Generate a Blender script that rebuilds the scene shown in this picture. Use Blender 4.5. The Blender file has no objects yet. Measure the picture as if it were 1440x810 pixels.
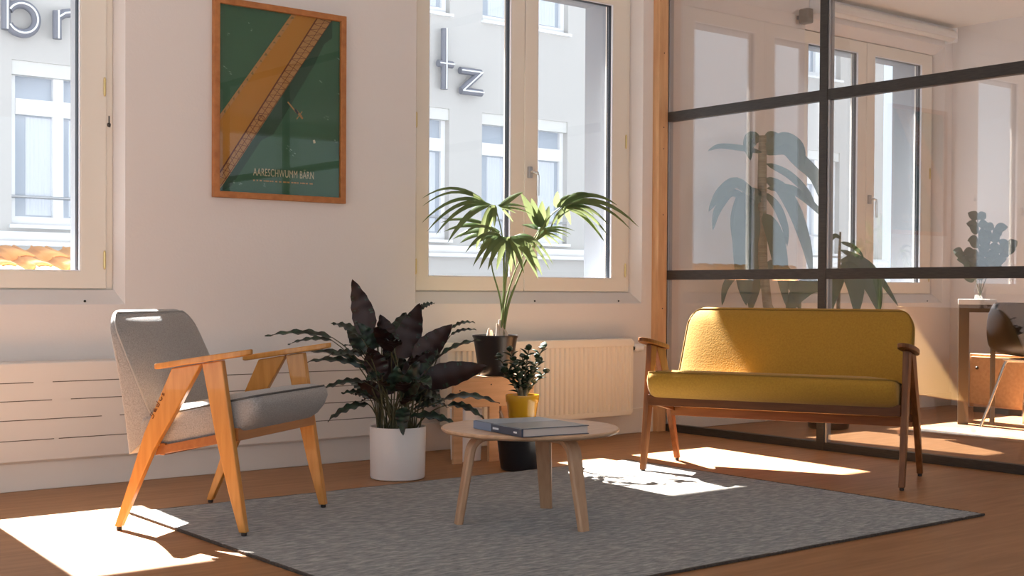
import bpy, bmesh, math, random
from mathutils import Vector, Matrix
from math import sin, cos, pi, radians, sqrt, exp

scene = bpy.context.scene
COL = scene.collection

# ------------------------------------------------------------------ camera
def make_camera():
    cd = bpy.data.cameras.new('camera')
    cd.sensor_width = 36.0
    cd.lens = 1817.0 / 1440.0 * 36.0
    cd.shift_y = 33.0 / 1440.0
    cd.clip_start = 0.05
    cd.clip_end = 300
    co = bpy.data.objects.new('camera', cd)
    COL.objects.link(co)
    yaw, pitch, roll = radians(38.5), radians(0.9), radians(-0.332)
    fwd = Vector((sin(yaw) * cos(pitch), cos(yaw) * cos(pitch), -sin(pitch)))
    right = Vector((cos(yaw), -sin(yaw), 0))
    down = fwd.cross(right)
    r = cos(roll) * right + sin(roll) * down
    d = -sin(roll) * right + cos(roll) * down
    m = Matrix(((r.x, -d.x, -fwd.x, 0), (r.y, -d.y, -fwd.y, 0), (r.z, -d.z, -fwd.z, 0.85), (0, 0, 0, 1)))
    co.matrix_world = m
    scene.camera = co
make_camera()

# ------------------------------------------------------------------ light
SUN_STRENGTH = 78.0
SKY_STRENGTH = 1.7
scene.view_settings.view_transform = 'Standard'
scene.view_settings.look = 'None'
scene.view_settings.gamma = 1.0
scene.view_settings.use_curve_mapping = False
scene.view_settings.exposure = -0.2

w = bpy.data.worlds.new('sky')
scene.world = w
w.use_nodes = True
bg = w.node_tree.nodes['Background']
bg.inputs[0].default_value = (0.80, 0.90, 1.0, 1)
bg.inputs[1].default_value = SKY_STRENGTH

sd = bpy.data.lights.new('sun', 'SUN')
sd.energy = SUN_STRENGTH
sd.color = (1.0, 0.98, 0.96)
sd.angle = radians(0.6)
so = bpy.data.objects.new('sun', sd)
COL.objects.link(so)
so.location = (6, 14, 12)
so.rotation_euler = Vector((-0.072, -1.0, -1.09)).to_track_quat('-Z', 'Y').to_euler()

# ------------------------------------------------------------------ helpers
class MB:
    """collects shapes into one mesh"""
    def __init__(self):
        self.v = []; self.f = []; self.mi = []; self.cur = 0
    def add(self, verts, faces):
        o = len(self.v)
        self.v += [tuple(p) for p in verts]
        for f in faces:
            self.f.append(tuple(i + o for i in f)); self.mi.append(self.cur)
        return self
    def box(self, x0, x1, y0, y1, z0, z1):
        v = [(x0, y0, z0), (x1, y0, z0), (x1, y1, z0), (x0, y1, z0), (x0, y0, z1), (x1, y0, z1), (x1, y1, z1), (x0, y1, z1)]
        return self.add(v, [(0, 3, 2, 1), (4, 5, 6, 7), (0, 1, 5, 4), (1, 2, 6, 5), (2, 3, 7, 6), (3, 0, 4, 7)])
    def prism(self, pts, a, b, axis='y'):
        """polygon of 2D pts extruded along an axis from a to b"""
        def mk(p, t):
            return {'y': (p[0], t, p[1]), 'x': (t, p[0], p[1]), 'z': (p[0], p[1], t)}[axis]
        n = len(pts)
        v = [mk(p, a) for p in pts] + [mk(p, b) for p in pts]
        f = [tuple(range(n))[::-1], tuple(range(n, 2 * n))]
        for i in range(n):
            j = (i + 1) % n
            f.append((i, j, n + j, n + i))
        return self.add(v, f)
    def loft(self, rings, cap0=True, cap1=True, closed=True):
        n = len(rings[0]); v = [p for r in rings for p in r]; f = []
        for k in range(len(rings) - 1):
            for i in range(n if closed else n - 1):
                j = (i + 1) % n
                f.append((k * n + i, k * n + j, (k + 1) * n + j, (k + 1) * n + i))
        if cap0: f.append(tuple(range(n))[::-1])
        if cap1: f.append(tuple(range((len(rings) - 1) * n, len(rings) * n)))
        return self.add(v, f)
    def tube(self, pts, r, n=8, cap=True, closed=False):
        pts = [Vector(p) for p in pts]
        m = len(pts)
        rr = r if isinstance(r, (list, tuple)) else [r] * m
        rings = []; prev = None
        for i, p in enumerate(pts):
            if closed: t = pts[(i + 1) % m] - pts[i - 1]
            else: t = pts[min(i + 1, m - 1)] - pts[max(i - 1, 0)]
            if t.length < 1e-9: t = Vector((0, 0, 1))
            t.normalize()
            if prev is None:
                a = Vector((0, 0, 1)) if abs(t.z) < 0.9 else Vector((1, 0, 0))
                u = t.cross(a).normalized()
            else:
                u = (prev - t * prev.dot(t))
                u = u.normalized() if u.length > 1e-6 else t.orthogonal().normalized()
            prev = u
            v = t.cross(u)
            rings.append([p + (u * cos(2 * pi * k / n) + v * sin(2 * pi * k / n)) * rr[i] for k in range(n)])
        if closed:
            rings.append(rings[0])
            return self.loft(rings, False, False)
        return self.loft(rings, cap, cap)
    def lathe(self, prof, cx=0, cy=0, n=32, cap0=True, cap1=True):
        rings = [[(cx + r * cos(2 * pi * k / n), cy + r * sin(2 * pi * k / n), z) for k in range(n)] for r, z in prof]
        return self.loft(rings, cap0, cap1)
    def ball(self, c, rx, ry, rz, nu=10, nv=6):
        rings = []
        for j in range(1, nv):
            a = -pi / 2 + pi * j / nv
            rings.append([(c[0] + rx * cos(a) * cos(2 * pi * k / nu), c[1] + ry * cos(a) * sin(2 * pi * k / nu), c[2] + rz * sin(a)) for k in range(nu)])
        return self.loft(rings)
    def ring(self, x0, x1, z0, z1, l, r, b, t, y0, y1):
        """rectangular frame in an XZ plane with border widths"""
        X0, X1, Z0, Z1 = x0 + l, x1 - r, z0 + b, z1 - t
        v = []
        for y in (y0, y1):
            v += [(x0, y, z0), (x1, y, z0), (x1, y, z1), (x0, y, z1), (X0, y, Z0), (X1, y, Z0), (X1, y, Z1), (X0, y, Z1)]
        f = []
        for i in range(4):
            j = (i + 1) % 4
            f += [(i, j, 4 + j, 4 + i), (8 + j, 8 + i, 12 + i, 12 + j), (j, i, 8 + i, 8 + j), (4 + i, 4 + j, 12 + j, 12 + i)]
        return self.add(v, f)
    def build(self, name, mats, parent=None, smooth=None, bevel=0, segs=2):
        me = bpy.data.meshes.new(name)
        me.from_pydata(self.v, [], self.f)
        if not isinstance(mats, (list, tuple)): mats = [mats]
        for m in mats: me.materials.append(m)
        if len(mats) > 1: me.polygons.foreach_set('material_index', self.mi)
        bm = bmesh.new(); bm.from_mesh(me)
        bmesh.ops.recalc_face_normals(bm, faces=bm.faces)
        bm.to_mesh(me); bm.free()
        if smooth is not None:
            me.polygons.foreach_set('use_smooth', [True] * len(me.polygons))
            me.set_sharp_from_angle(angle=radians(smooth))
        me.update()
        o = bpy.data.objects.new(name, me)
        COL.objects.link(o)
        if parent is not None: o.parent = parent
        if bevel:
            b = o.modifiers.new('bevel', 'BEVEL'); b.width = bevel; b.segments = segs; b.limit_method = 'ANGLE'; b.angle_limit = radians(40)
        return o

def tag(o, label=None, cat=None, group=None, kind=None):
    if label: o['label'] = label
    if cat: o['category'] = cat
    if group: o['group'] = group
    if kind: o['kind'] = kind
    return o
def empty(name, loc=(0, 0, 0), rz=0.0):
    o = bpy.data.objects.new(name, None)
    o.empty_display_size = 0.1
    o.location = loc; o.rotation_euler = (0, 0, rz)
    COL.objects.link(o)
    return o
def lerp(a, b, t): return a + (b - a) * t
def bez(p0, p1, p2, t):
    return p0 * (1 - t) ** 2 + p1 * 2 * t * (1 - t) + p2 * t * t

# ------------------------------------------------------------------ materials
def new_mat(name):
    m = bpy.data.materials.new(name); m.use_nodes = True
    nt = m.node_tree
    return m, nt, nt.nodes['Principled BSDF']
def simple(name, col, rough=0.5, metal=0.0, bump=0.0, bscale=60, sheen=0.0, coat=0.0, spec=0.5):
    m, nt, p = new_mat(name)
    p.inputs['Base Color'].default_value = (*col, 1)
    p.inputs['Roughness'].default_value = rough
    p.inputs['Metallic'].default_value = metal
    p.inputs['Specular IOR Level'].default_value = spec
    p.inputs['Sheen Weight'].default_value = sheen
    p.inputs['Coat Weight'].default_value = coat
    if bump:
        n = nt.nodes.new('ShaderNodeTexNoise'); n.inputs['Scale'].default_value = bscale; n.inputs['Detail'].default_value = 4
        tc = nt.nodes.new('ShaderNodeTexCoord'); nt.links.new(tc.outputs['Object'], n.inputs['Vector'])
        b = nt.nodes.new('ShaderNodeBump'); b.inputs['Strength'].default_value = bump; b.inputs['Distance'].default_value = 0.01
        nt.links.new(n.outputs['Fac'], b.inputs['Height']); nt.links.new(b.outputs['Normal'], p.inputs['Normal'])
    return m
def noise_mix(name, stops, scale=(1, 1, 1), nscale=8, detail=6, rough=0.5, bump=0.0, coat=0.0, sheen=0.0, spec=0.5, dist=0.0):
    """colour ramp over stretched object-space noise: wood, fabric, rug, stone"""
    m, nt, p = new_mat(name)
    tc = nt.nodes.new('ShaderNodeTexCoord'); mp = nt.nodes.new('ShaderNodeMapping')
    mp.inputs['Scale'].default_value = scale
    nt.links.new(tc.outputs['Object'], mp.inputs['Vector'])
    n = nt.nodes.new('ShaderNodeTexNoise'); n.inputs['Scale'].default_value = nscale; n.inputs['Detail'].default_value = detail
    n.inputs['Distortion'].default_value = dist
    nt.links.new(mp.outputs['Vector'], n.inputs['Vector'])
    r = nt.nodes.new('ShaderNodeValToRGB')
    els = r.color_ramp.elements
    while len(els) < len(stops): els.new(0.5)
    for e, (pos, c) in zip(els, stops):
        e.position = pos; e.color = (*c, 1)
    nt.links.new(n.outputs['Fac'], r.inputs['Fac']); nt.links.new(r.outputs['Color'], p.inputs['Base Color'])
    p.inputs['Roughness'].default_value = rough
    p.inputs['Coat Weight'].default_value = coat
    p.inputs['Sheen Weight'].default_value = sheen
    p.inputs['Specular IOR Level'].default_value = spec
    if bump:
        b = nt.nodes.new('ShaderNodeBump'); b.inputs['Strength'].default_value = bump; b.inputs['Distance'].default_value = 0.01
        nt.links.new(n.outputs['Fac'], b.inputs['Height']); nt.links.new(b.outputs['Normal'], p.inputs['Normal'])
    return m
def glass(name, f0=0.045, tint=(1, 1, 1)):
    """clear sheet glass: mirror reflection rising towards grazing angles, the rest passes straight through"""
    m = bpy.data.materials.new(name); m.use_nodes = True
    nt = m.node_tree; nt.nodes.clear()
    out = nt.nodes.new('ShaderNodeOutputMaterial'); mix = nt.nodes.new('ShaderNodeMixShader')
    tr = nt.nodes.new('ShaderNodeBsdfTransparent'); tr.inputs[0].default_value = (*tint, 1)
    gl = nt.nodes.new('ShaderNodeBsdfGlossy'); gl.inputs['Roughness'].default_value = 0.0
    ge = nt.nodes.new('ShaderNodeNewGeometry')
    dot = nt.nodes.new('ShaderNodeVectorMath'); dot.operation = 'DOT_PRODUCT'
    nt.links.new(ge.outputs['Normal'], dot.inputs[0]); nt.links.new(ge.outputs['Incoming'], dot.inputs[1])
    def math(op, a, b=None):
        n = nt.nodes.new('ShaderNodeMath'); n.operation = op
        for i, x in enumerate((a, b)):
            if x is None: continue
            if isinstance(x, float): n.inputs[i].default_value = x
            else: nt.links.new(x, n.inputs[i])
        return n.outputs[0]
    c = math('ABSOLUTE', dot.outputs['Value'])
    c = math('SUBTRACT', 1.0, c); c = math('POWER', c, 5.0)
    c = math('MULTIPLY', c, 1.0 - f0); c = math('ADD', c, f0)
    nt.links.new(c, mix.inputs[0]); nt.links.new(tr.outputs[0], mix.inputs[1]); nt.links.new(gl.outputs[0], mix.inputs[2])
    nt.links.new(mix.outputs[0], out.inputs[0])
    return m
def leaf_mat(name, col, trans=0.35, tcol=None, rough=0.4, pattern=None, nscale=14):
    m, nt, p = new_mat(name)
    p.inputs['Base Color'].default_value = (*col, 1); p.inputs['Roughness'].default_value = rough
    if pattern:
        tc = nt.nodes.new('ShaderNodeTexCoord')
        n = nt.nodes.new('ShaderNodeTexNoise'); n.inputs['Scale'].default_value = nscale; n.inputs['Detail'].default_value = 2
        nt.links.new(tc.outputs['Object'], n.inputs['Vector'])
        r = nt.nodes.new('ShaderNodeValToRGB')
        r.color_ramp.elements[0].position = 0.45; r.color_ramp.elements[0].color = (*col, 1)
        r.color_ramp.elements[1].position = 0.62; r.color_ramp.elements[1].color = (*pattern, 1)
        nt.links.new(n.outputs['Fac'], r.inputs['Fac']); nt.links.new(r.outputs['Color'], p.inputs['Base Color'])
    if trans:
        t = nt.nodes.new('ShaderNodeBsdfTranslucent'); t.inputs['Color'].default_value = (*(tcol or col), 1)
        mx = nt.nodes.new('ShaderNodeMixShader'); mx.inputs[0].default_value = trans
        nt.links.new(p.outputs[0], mx.inputs[1]); nt.links.new(t.outputs[0], mx.inputs[2])
        nt.links.new(mx.outputs[0], nt.nodes['Material Output'].inputs[0])
    return m

M = {}
M['wall'] = simple('wall_paint', (0.76, 0.715, 0.685), 0.9, bump=0.08, bscale=90)
M['ceiling'] = simple('ceiling_paint', (0.86, 0.83, 0.79), 0.95)
M['trim'] = simple('trim_paint', (0.76, 0.71, 0.66), 0.5)
M['frame'] = simple('window_frame_paint', (0.82, 0.77, 0.68), 0.45)
M['white_bead'] = simple('white_bead', (0.85, 0.87, 0.92), 0.4)
M['gasket'] = simple('dark_gasket', (0.012, 0.018, 0.03), 0.5)
M['glass'] = glass('window_glass', 0.03)
M['pglass'] = glass('partition_glass', 0.13)
M['poster_glass'] = glass('poster_glass', 0.02)
M['plaster_out'] = simple('outer_plaster', (0.30, 0.32, 0.35), 0.9, bump=0.1, bscale=40)
M['black_frame'] = noise_mix('partition_black', [(0.3, (0.018, 0.016, 0.014)), (0.7, (0.045, 0.038, 0.032))], (6, 6, 60), 3, rough=0.45)
M['plywood'] = noise_mix('plywood', [(0.3, (0.56, 0.30, 0.14)), (0.7, (0.68, 0.40, 0.20))], (12, 12, 1.5), 3, rough=0.5)
M['plywood_h'] = noise_mix('plywood_level', [(0.3, (0.60, 0.34, 0.17)), (0.7, (0.74, 0.45, 0.25))], (1.5, 14, 14), 3, rough=0.5)
M['beech'] = noise_mix('orange_varnished_wood', [(0.3, (0.50, 0.205, 0.035)), (0.7, (0.62, 0.285, 0.06))], (25, 25, 2.5), 2.5, rough=0.34, coat=0.25)
M['walnut'] = noise_mix('walnut_varnished_wood', [(0.3, (0.15, 0.050, 0.014)), (0.7, (0.24, 0.09, 0.027))], (25, 25, 2.5), 2.5, rough=0.42, spec=0.3)
M['beech_shaded_rail'] = noise_mix('orange_varnished_shaded_rail', [(0.3, (0.28, 0.09, 0.015)), (0.7, (0.36, 0.13, 0.026))], (25, 2.5, 25), 2.5, rough=0.34, coat=0.25)  # chair rails: their shade is put into this darker copy of the leg wood
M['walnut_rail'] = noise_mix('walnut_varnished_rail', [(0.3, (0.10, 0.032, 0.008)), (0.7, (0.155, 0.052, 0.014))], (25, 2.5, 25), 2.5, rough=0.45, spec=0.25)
M['walnut_lit_rear'] = noise_mix('walnut_lit_rear_rail', [(0.3, (0.25, 0.085, 0.020)), (0.7, (0.34, 0.125, 0.032))], (25, 2.5, 25), 2.5, rough=0.45, spec=0.3)  # sofa rear rail: bounce from the sunlit floor is put into this paler tone
M['oak'] = noise_mix('pale_oak', [(0.25, (0.52, 0.315, 0.185)), (0.75, (0.66, 0.44, 0.28))], (3, 22, 22), 2.5, rough=0.42, coat=0.1)
M['oak_leg'] = noise_mix('pale_oak_leg', [(0.25, (0.44, 0.25, 0.14)), (0.75, (0.56, 0.35, 0.21))], (22, 22, 2), 2.5, rough=0.42)
M['poster_wood'] = noise_mix('poster_frame_wood', [(0.3, (0.36, 0.125, 0.03)), (0.7, (0.48, 0.19, 0.055))], (10, 10, 10), 3, rough=0.5)
M['grey_fabric'] = noise_mix('grey_wool', [(0.3, (0.27, 0.255, 0.24)), (0.7, (0.40, 0.385, 0.37))], (1, 1, 1), 220, detail=3, rough=0.95, bump=0.25, sheen=0.25)
M['piping'] = simple('grey_piping', (0.42, 0.40, 0.38), 0.9)
M['dark_piping'] = simple('dark_grey_piping', (0.10, 0.095, 0.09), 0.9)
M['mustard'] = noise_mix('mustard_velvet', [(0.3, (0.385, 0.192, 0.015)), (0.7, (0.45, 0.235, 0.022))], (1, 1, 1), 120, detail=3, rough=0.9, bump=0.10, sheen=0.12)
M['mustard_piping'] = simple('mustard_piping', (0.26, 0.14, 0.018), 0.85)
M['glide'] = simple('glide', (0.03, 0.022, 0.018), 0.5)
M['ink'] = simple('dark_ink', (0.13, 0.035, 0.01), 0.7)
M['white_pot'] = simple('white_glazed_pot', (0.86, 0.83, 0.82), 0.3)
M['black_pot'] = simple('black_pot', (0.014, 0.014, 0.017), 0.33)
M['yellow_pot'] = simple('yellow_pot', (0.66, 0.34, 0.015), 0.22, coat=0.3)
M['soil'] = simple('soil', (0.03, 0.02, 0.013), 0.95, bump=0.8, bscale=70)
M['radiator'] = simple('radiator_enamel', (0.84, 0.78, 0.68), 0.4)
M['white_plastic'] = simple('white_plastic', (0.85, 0.85, 0.85), 0.35)
M['chrome'] = simple('chrome', (0.75, 0.74, 0.72), 0.18, metal=1)
M['brass'] = simple('brass', (0.72, 0.56, 0.26), 0.35, metal=1)
M['dark_metal'] = simple('dark_metal', (0.05, 0.045, 0.04), 0.4, metal=0.6)
M['steel'] = simple('brushed_steel', (0.45, 0.45, 0.46), 0.35, metal=0.7)
M['stem'] = simple('stem_green', (0.16, 0.20, 0.06), 0.6)
M['stem_dark'] = simple('stem_dark', (0.085, 0.08, 0.035), 0.6)
M['trunk_pale'] = simple('pale_palm_base', (0.62, 0.48, 0.36), 0.8)
M['bark'] = noise_mix('cane_bark', [(0.3, (0.16, 0.13, 0.075)), (0.7, (0.32, 0.27, 0.17))], (2, 2, 30), 4, rough=0.8)
M['cal_top'] = leaf_mat('prayer_leaf_top', (0.009, 0.016, 0.011), 0.0, rough=0.36, pattern=(0.028, 0.058, 0.034), nscale=26)
M['cal_under'] = leaf_mat('prayer_leaf_underside', (0.022, 0.006, 0.0055), 0.0, rough=0.5)
M['palm'] = leaf_mat('palm_leaf', (0.055, 0.095, 0.030), 0.32, (0.31, 0.36, 0.15), rough=0.22)
M['jade'] = leaf_mat('jade_leaf', (0.022, 0.042, 0.018), 0.05, rough=0.5)
M['drac'] = leaf_mat('cane_plant_leaf', (0.05, 0.085, 0.045), 0.2, (0.12, 0.2, 0.06), rough=0.35)
M['euca'] = leaf_mat('round_leaf', (0.12, 0.15, 0.11), 0.3, (0.2, 0.25, 0.15), rough=0.5)
M['facade'] = simple('facade_render', (0.57, 0.55, 0.525), 0.95, bump=0.05, bscale=8)
M['facade_white'] = simple('facade_white', (0.88, 0.88, 0.88), 0.6)
M['facade_lintel'] = simple('facade_lintel', (0.70, 0.69, 0.66), 0.7)
M['facade_pane'] = simple('far_window_pane', (0.42, 0.46, 0.52), 0.12)
M['curtain'] = simple('net_curtain', (0.66, 0.69, 0.74), 0.9)
M['sign_case'] = simple('sign_case', (0.21, 0.215, 0.25), 0.5)
M['sign_tube'] = simple('sign_tube', (0.92, 0.92, 0.92), 0.3)
M['roof_tile'] = noise_mix('roof_tile', [(0.35, (0.70, 0.27, 0.07)), (0.65, (0.80, 0.42, 0.15))], (1, 1, 1), 5, rough=0.8)
M['ground'] = simple('street', (0.16, 0.16, 0.165), 0.9)
M['tabletop_white'] = simple('white_tabletop', (0.86, 0.84, 0.80), 0.35)
M['table_leg_dark'] = simple('dark_table_leg', (0.10, 0.075, 0.05), 0.5)
M['shell_black'] = simple('black_shell', (0.012, 0.012, 0.013), 0.35)
M['seat_white'] = simple('white_seat_pad', (0.8, 0.78, 0.74), 0.7)
M['blind'] = simple('blind_fabric', (0.80, 0.76, 0.70), 0.8)
M['book_blue'] = simple('book_blue', (0.045, 0.062, 0.10), 0.3, coat=0.2)
M['book_pale'] = simple('book_pale_blue', (0.20, 0.26, 0.37), 0.3, coat=0.2)
M['pages'] = simple('pages', (0.60, 0.52, 0.47), 0.8)
M['print_white'] = simple('print_white', (0.75, 0.78, 0.82), 0.6)
M['poster_green'] = noise_mix('poster_green', [(0.3, (0.030, 0.100, 0.052)), (0.7, (0.042, 0.122, 0.064))], (1, 1, 1), 3, rough=0.7)
M['poster_shadow'] = simple('poster_deep_green', (0.018, 0.058, 0.032), 0.7)
M['poster_ochre'] = noise_mix('poster_ochre', [(0.3, (0.38, 0.165, 0.016)), (0.7, (0.44, 0.20, 0.026))], (1, 1, 1), 4, rough=0.7)
M['poster_rust'] = simple('poster_rust', (0.12, 0.03, 0.008), 0.7)
M['poster_tan'] = simple('poster_tan', (0.40, 0.21, 0.07), 0.7)
M['poster_olive'] = simple('poster_olive', (0.20, 0.145, 0.05), 0.7)
M['poster_cream'] = simple('poster_cream', (0.52, 0.47, 0.30), 0.7)
M['poster_foam'] = simple('poster_foam', (0.20, 0.32, 0.25), 0.7)

def floor_material():
    m, nt, p = new_mat('wood_floor')
    tc = nt.nodes.new('ShaderNodeTexCoord')
    br = nt.nodes.new('ShaderNodeTexBrick')
    br.inputs['Scale'].default_value = 1.0; br.inputs['Brick Width'].default_value = 1.4; br.inputs['Row Height'].default_value = 0.19
    br.inputs['Mortar Size'].default_value = 0.0012; br.inputs['Mortar Smooth'].default_value = 0.2
    br.inputs['Color1'].default_value = (0.42, 0.42, 0.42, 1); br.inputs['Color2'].default_value = (0.58, 0.58, 0.58, 1); br.inputs['Mortar'].default_value = (0.15, 0.15, 0.15, 1)
    br.offset = 0.37
    nt.links.new(tc.outputs['Object'], br.inputs['Vector'])
    mp = nt.nodes.new('ShaderNodeMapping'); mp.inputs['Scale'].default_value = (1.3, 14, 1)
    nt.links.new(tc.outputs['Object'], mp.inputs['Vector'])
    n = nt.nodes.new('ShaderNodeTexNoise'); n.inputs['Scale'].default_value = 2.2; n.inputs['Detail'].default_value = 7; n.inputs['Distortion'].default_value = 0.6
    nt.links.new(mp.outputs['Vector'], n.inputs['Vector'])
    mx = nt.nodes.new('ShaderNodeMix'); mx.data_type = 'FLOAT'; mx.inputs[0].default_value = 0.38
    nt.links.new(n.outputs['Fac'], mx.inputs[2]); nt.links.new(br.outputs['Color'], mx.inputs[3])
    r = nt.nodes.new('ShaderNodeValToRGB')
    r.color_ramp.elements[0].position = 0.28; r.color_ramp.elements[0].color = (0.245, 0.108, 0.038, 1)
    r.color_ramp.elements[1].position = 0.72; r.color_ramp.elements[1].color = (0.43, 0.220, 0.100, 1)
    nt.links.new(mx.outputs[0], r.inputs['Fac']); nt.links.new(r.outputs['Color'], p.inputs['Base Color'])
    p.inputs['Roughness'].default_value = 0.46
    p.inputs['Specular IOR Level'].default_value = 0.3
    b = nt.nodes.new('ShaderNodeBump'); b.inputs['Strength'].default_value = 0.12; b.inputs['Distance'].default_value = 0.004
    nt.links.new(mx.outputs[0], b.inputs['Height']); nt.links.new(b.outputs['Normal'], p.inputs['Normal'])
    return m
M['floor'] = floor_material()

def rug_material():
    m, nt, p = new_mat('woven_rug')
    tc = nt.nodes.new('ShaderNodeTexCoord'); mp = nt.nodes.new('ShaderNodeMapping'); mp.inputs['Scale'].default_value = (6, 17, 6)
    nt.links.new(tc.outputs['Object'], mp.inputs['Vector'])
    n = nt.nodes.new('ShaderNodeTexNoise'); n.inputs['Scale'].default_value = 3.0; n.inputs['Detail'].default_value = 9; n.inputs['Roughness'].default_value = 0.7
    nt.links.new(mp.outputs['Vector'], n.inputs['Vector'])
    r = nt.nodes.new('ShaderNodeValToRGB'); e = r.color_ramp.elements
    e[0].position = 0.30; e[0].color = (0.030, 0.027, 0.023, 1); e[1].position = 0.72; e[1].color = (0.42, 0.38, 0.325, 1)
    e.new(0.5).color = (0.175, 0.157, 0.132, 1)
    nt.links.new(n.outputs['Fac'], r.inputs['Fac']); nt.links.new(r.outputs['Color'], p.inputs['Base Color'])
    p.inputs['Roughness'].default_value = 0.95; p.inputs['Sheen Weight'].default_value = 0.38; p.inputs['Sheen Roughness'].default_value = 0.35; p.inputs['Sheen Tint'].default_value = (0.92, 0.96, 1.0, 1)  # bluish sheen tint stands in for window light on the pile
    b = nt.nodes.new('ShaderNodeBump'); b.inputs['Strength'].default_value = 0.7; b.inputs['Distance'].default_value = 0.006
    nt.links.new(n.outputs['Fac'], b.inputs['Height']); nt.links.new(b.outputs['Normal'], p.inputs['Normal'])
    return m
M['rug'] = rug_material()
M['rug_edge'] = simple('rug_edge', (0.07, 0.055, 0.045), 0.95, bump=0.6, bscale=120)
# ------------------------------------------------------------------ room shell
XL, XR, YB, YW, ZC = -1.3, 8.76, -2.6, 5.64, 2.87
def struct(o): o['kind'] = 'structure'; return o
struct(MB().box(XL - 0.2, XR + 0.2, YB - 0.2, 6.0, -0.12, 0.0).build('floor', M['floor']))
struct(MB().box(XL - 0.2, XR + 0.2, YB - 0.2, 6.0, ZC, ZC + 0.2).build('ceiling', M['ceiling']))

WIN = [(-3.23, 'window_1'), (0.0, 'window_2'), (3.17, 'window_3')]      # offsets of the window pitch along the wall
FX0, FX1, FZ0, FZ1 = 3.885, 5.469, 0.845, 2.66                           # window frame outer rectangle
def wall_back():
    mb = MB()
    hi = [(FX0 - 0.05 + d, FX1 + 0.02 + d, 0.78, 2.72) for d, _ in WIN]   # opening in the room-side face
    ho = [(3.945 + d, 5.34 + d + (0.03 if d < 0 else 0), 0.90, 2.60) for d, _ in WIN]              # opening in the street-side face
    def face(y, holes, z0, z1, x0, x1):
        xs = x0
        for a, b, c, e in holes:
            mb.add([(xs, y, z0), (a, y, z0), (a, y, z1), (xs, y, z1)], [(0, 1, 2, 3)])
            mb.add([(a, y, z0), (b, y, z0), (b, y, c), (a, y, c)], [(0, 1, 2, 3)])
            mb.add([(a, y, e), (b, y, e), (b, y, z1), (a, y, z1)], [(0, 1, 2, 3)])
            xs = b
        mb.add([(xs, y, z0), (x1, y, z0), (x1, y, z1), (xs, y, z1)], [(0, 1, 2, 3)])
    face(YW, hi, -0.1, ZC + 0.05, XL - 0.2, XR + 0.2)
    mb.cur = 1
    face(6.0, ho, -6, 4.4, -6, 14)
    rect = lambda r, y: [(r[0], y, r[2]), (r[1], y, r[2]), (r[1], y, r[3]), (r[0], y, r[3])]
    for (d, _), a, b in zip(WIN, hi, ho):
        fr = (FX0 + d, FX1 + d, FZ0, FZ1)
        mb.cur = 0
        mb.loft([rect(a, YW), rect(fr, 5.72), rect(fr, 5.80)], False, False)
        mb.cur = 1
        mb.loft([rect(fr, 5.80), rect(b, 5.80), rect(b, 6.0)], False, False)
    mb.cur = 1
    mb.add([(-6, 5.64, 4.4), (14, 5.64, 4.4), (14, 6, 4.4), (-6, 6, 4.4)], [(0, 1, 2, 3)])
    o = mb.build('wall_back', [M['wall'], M['plaster_out']])
    return struct(o)
wall_back()
# right-hand wall of the neighbouring office, seen through the glass
struct(MB().box(XR, XR + 0.2, YB, YW, -0.1, ZC + 0.05).build('wall_right', M['wall']))
# unseen walls behind the camera and on the left, opened wide for fill light
def fill_opening_wall(name, along, a0, a1, pos, sill, head, out):
    mb = MB()
    def bx(u0, u1, z0, z1, t=0.2):
        if along == 'x': mb.box(u0, u1, pos, pos + t * out, z0, z1)
        else: mb.box(pos, pos + t * out, u0, u1, z0, z1)
    bx(a0, a1, 0, sill); bx(a0, a1, head, ZC)
    n = 4
    for i in range(n + 1):
        c = lerp(a0 + 0.1, a1 - 0.1, i / n)
        bx(c - 0.1, c + 0.1, sill, head)
    return struct(mb.build(name, M['wall']))
fill_opening_wall('wall_left', 'y', YB, 5.6, XL, 0.25, 2.75, -1)
fill_opening_wall('wall_rear', 'x', XL, XR, YB, 0.6, 2.7, -1)

# unseen eaves above the windows, added to cut off the sun patches indoors
struct(MB().box(-6, 14, 6.0, 7.2, 3.75, 3.95).build('trim_unseen_eaves', M['plaster_out']))

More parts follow.
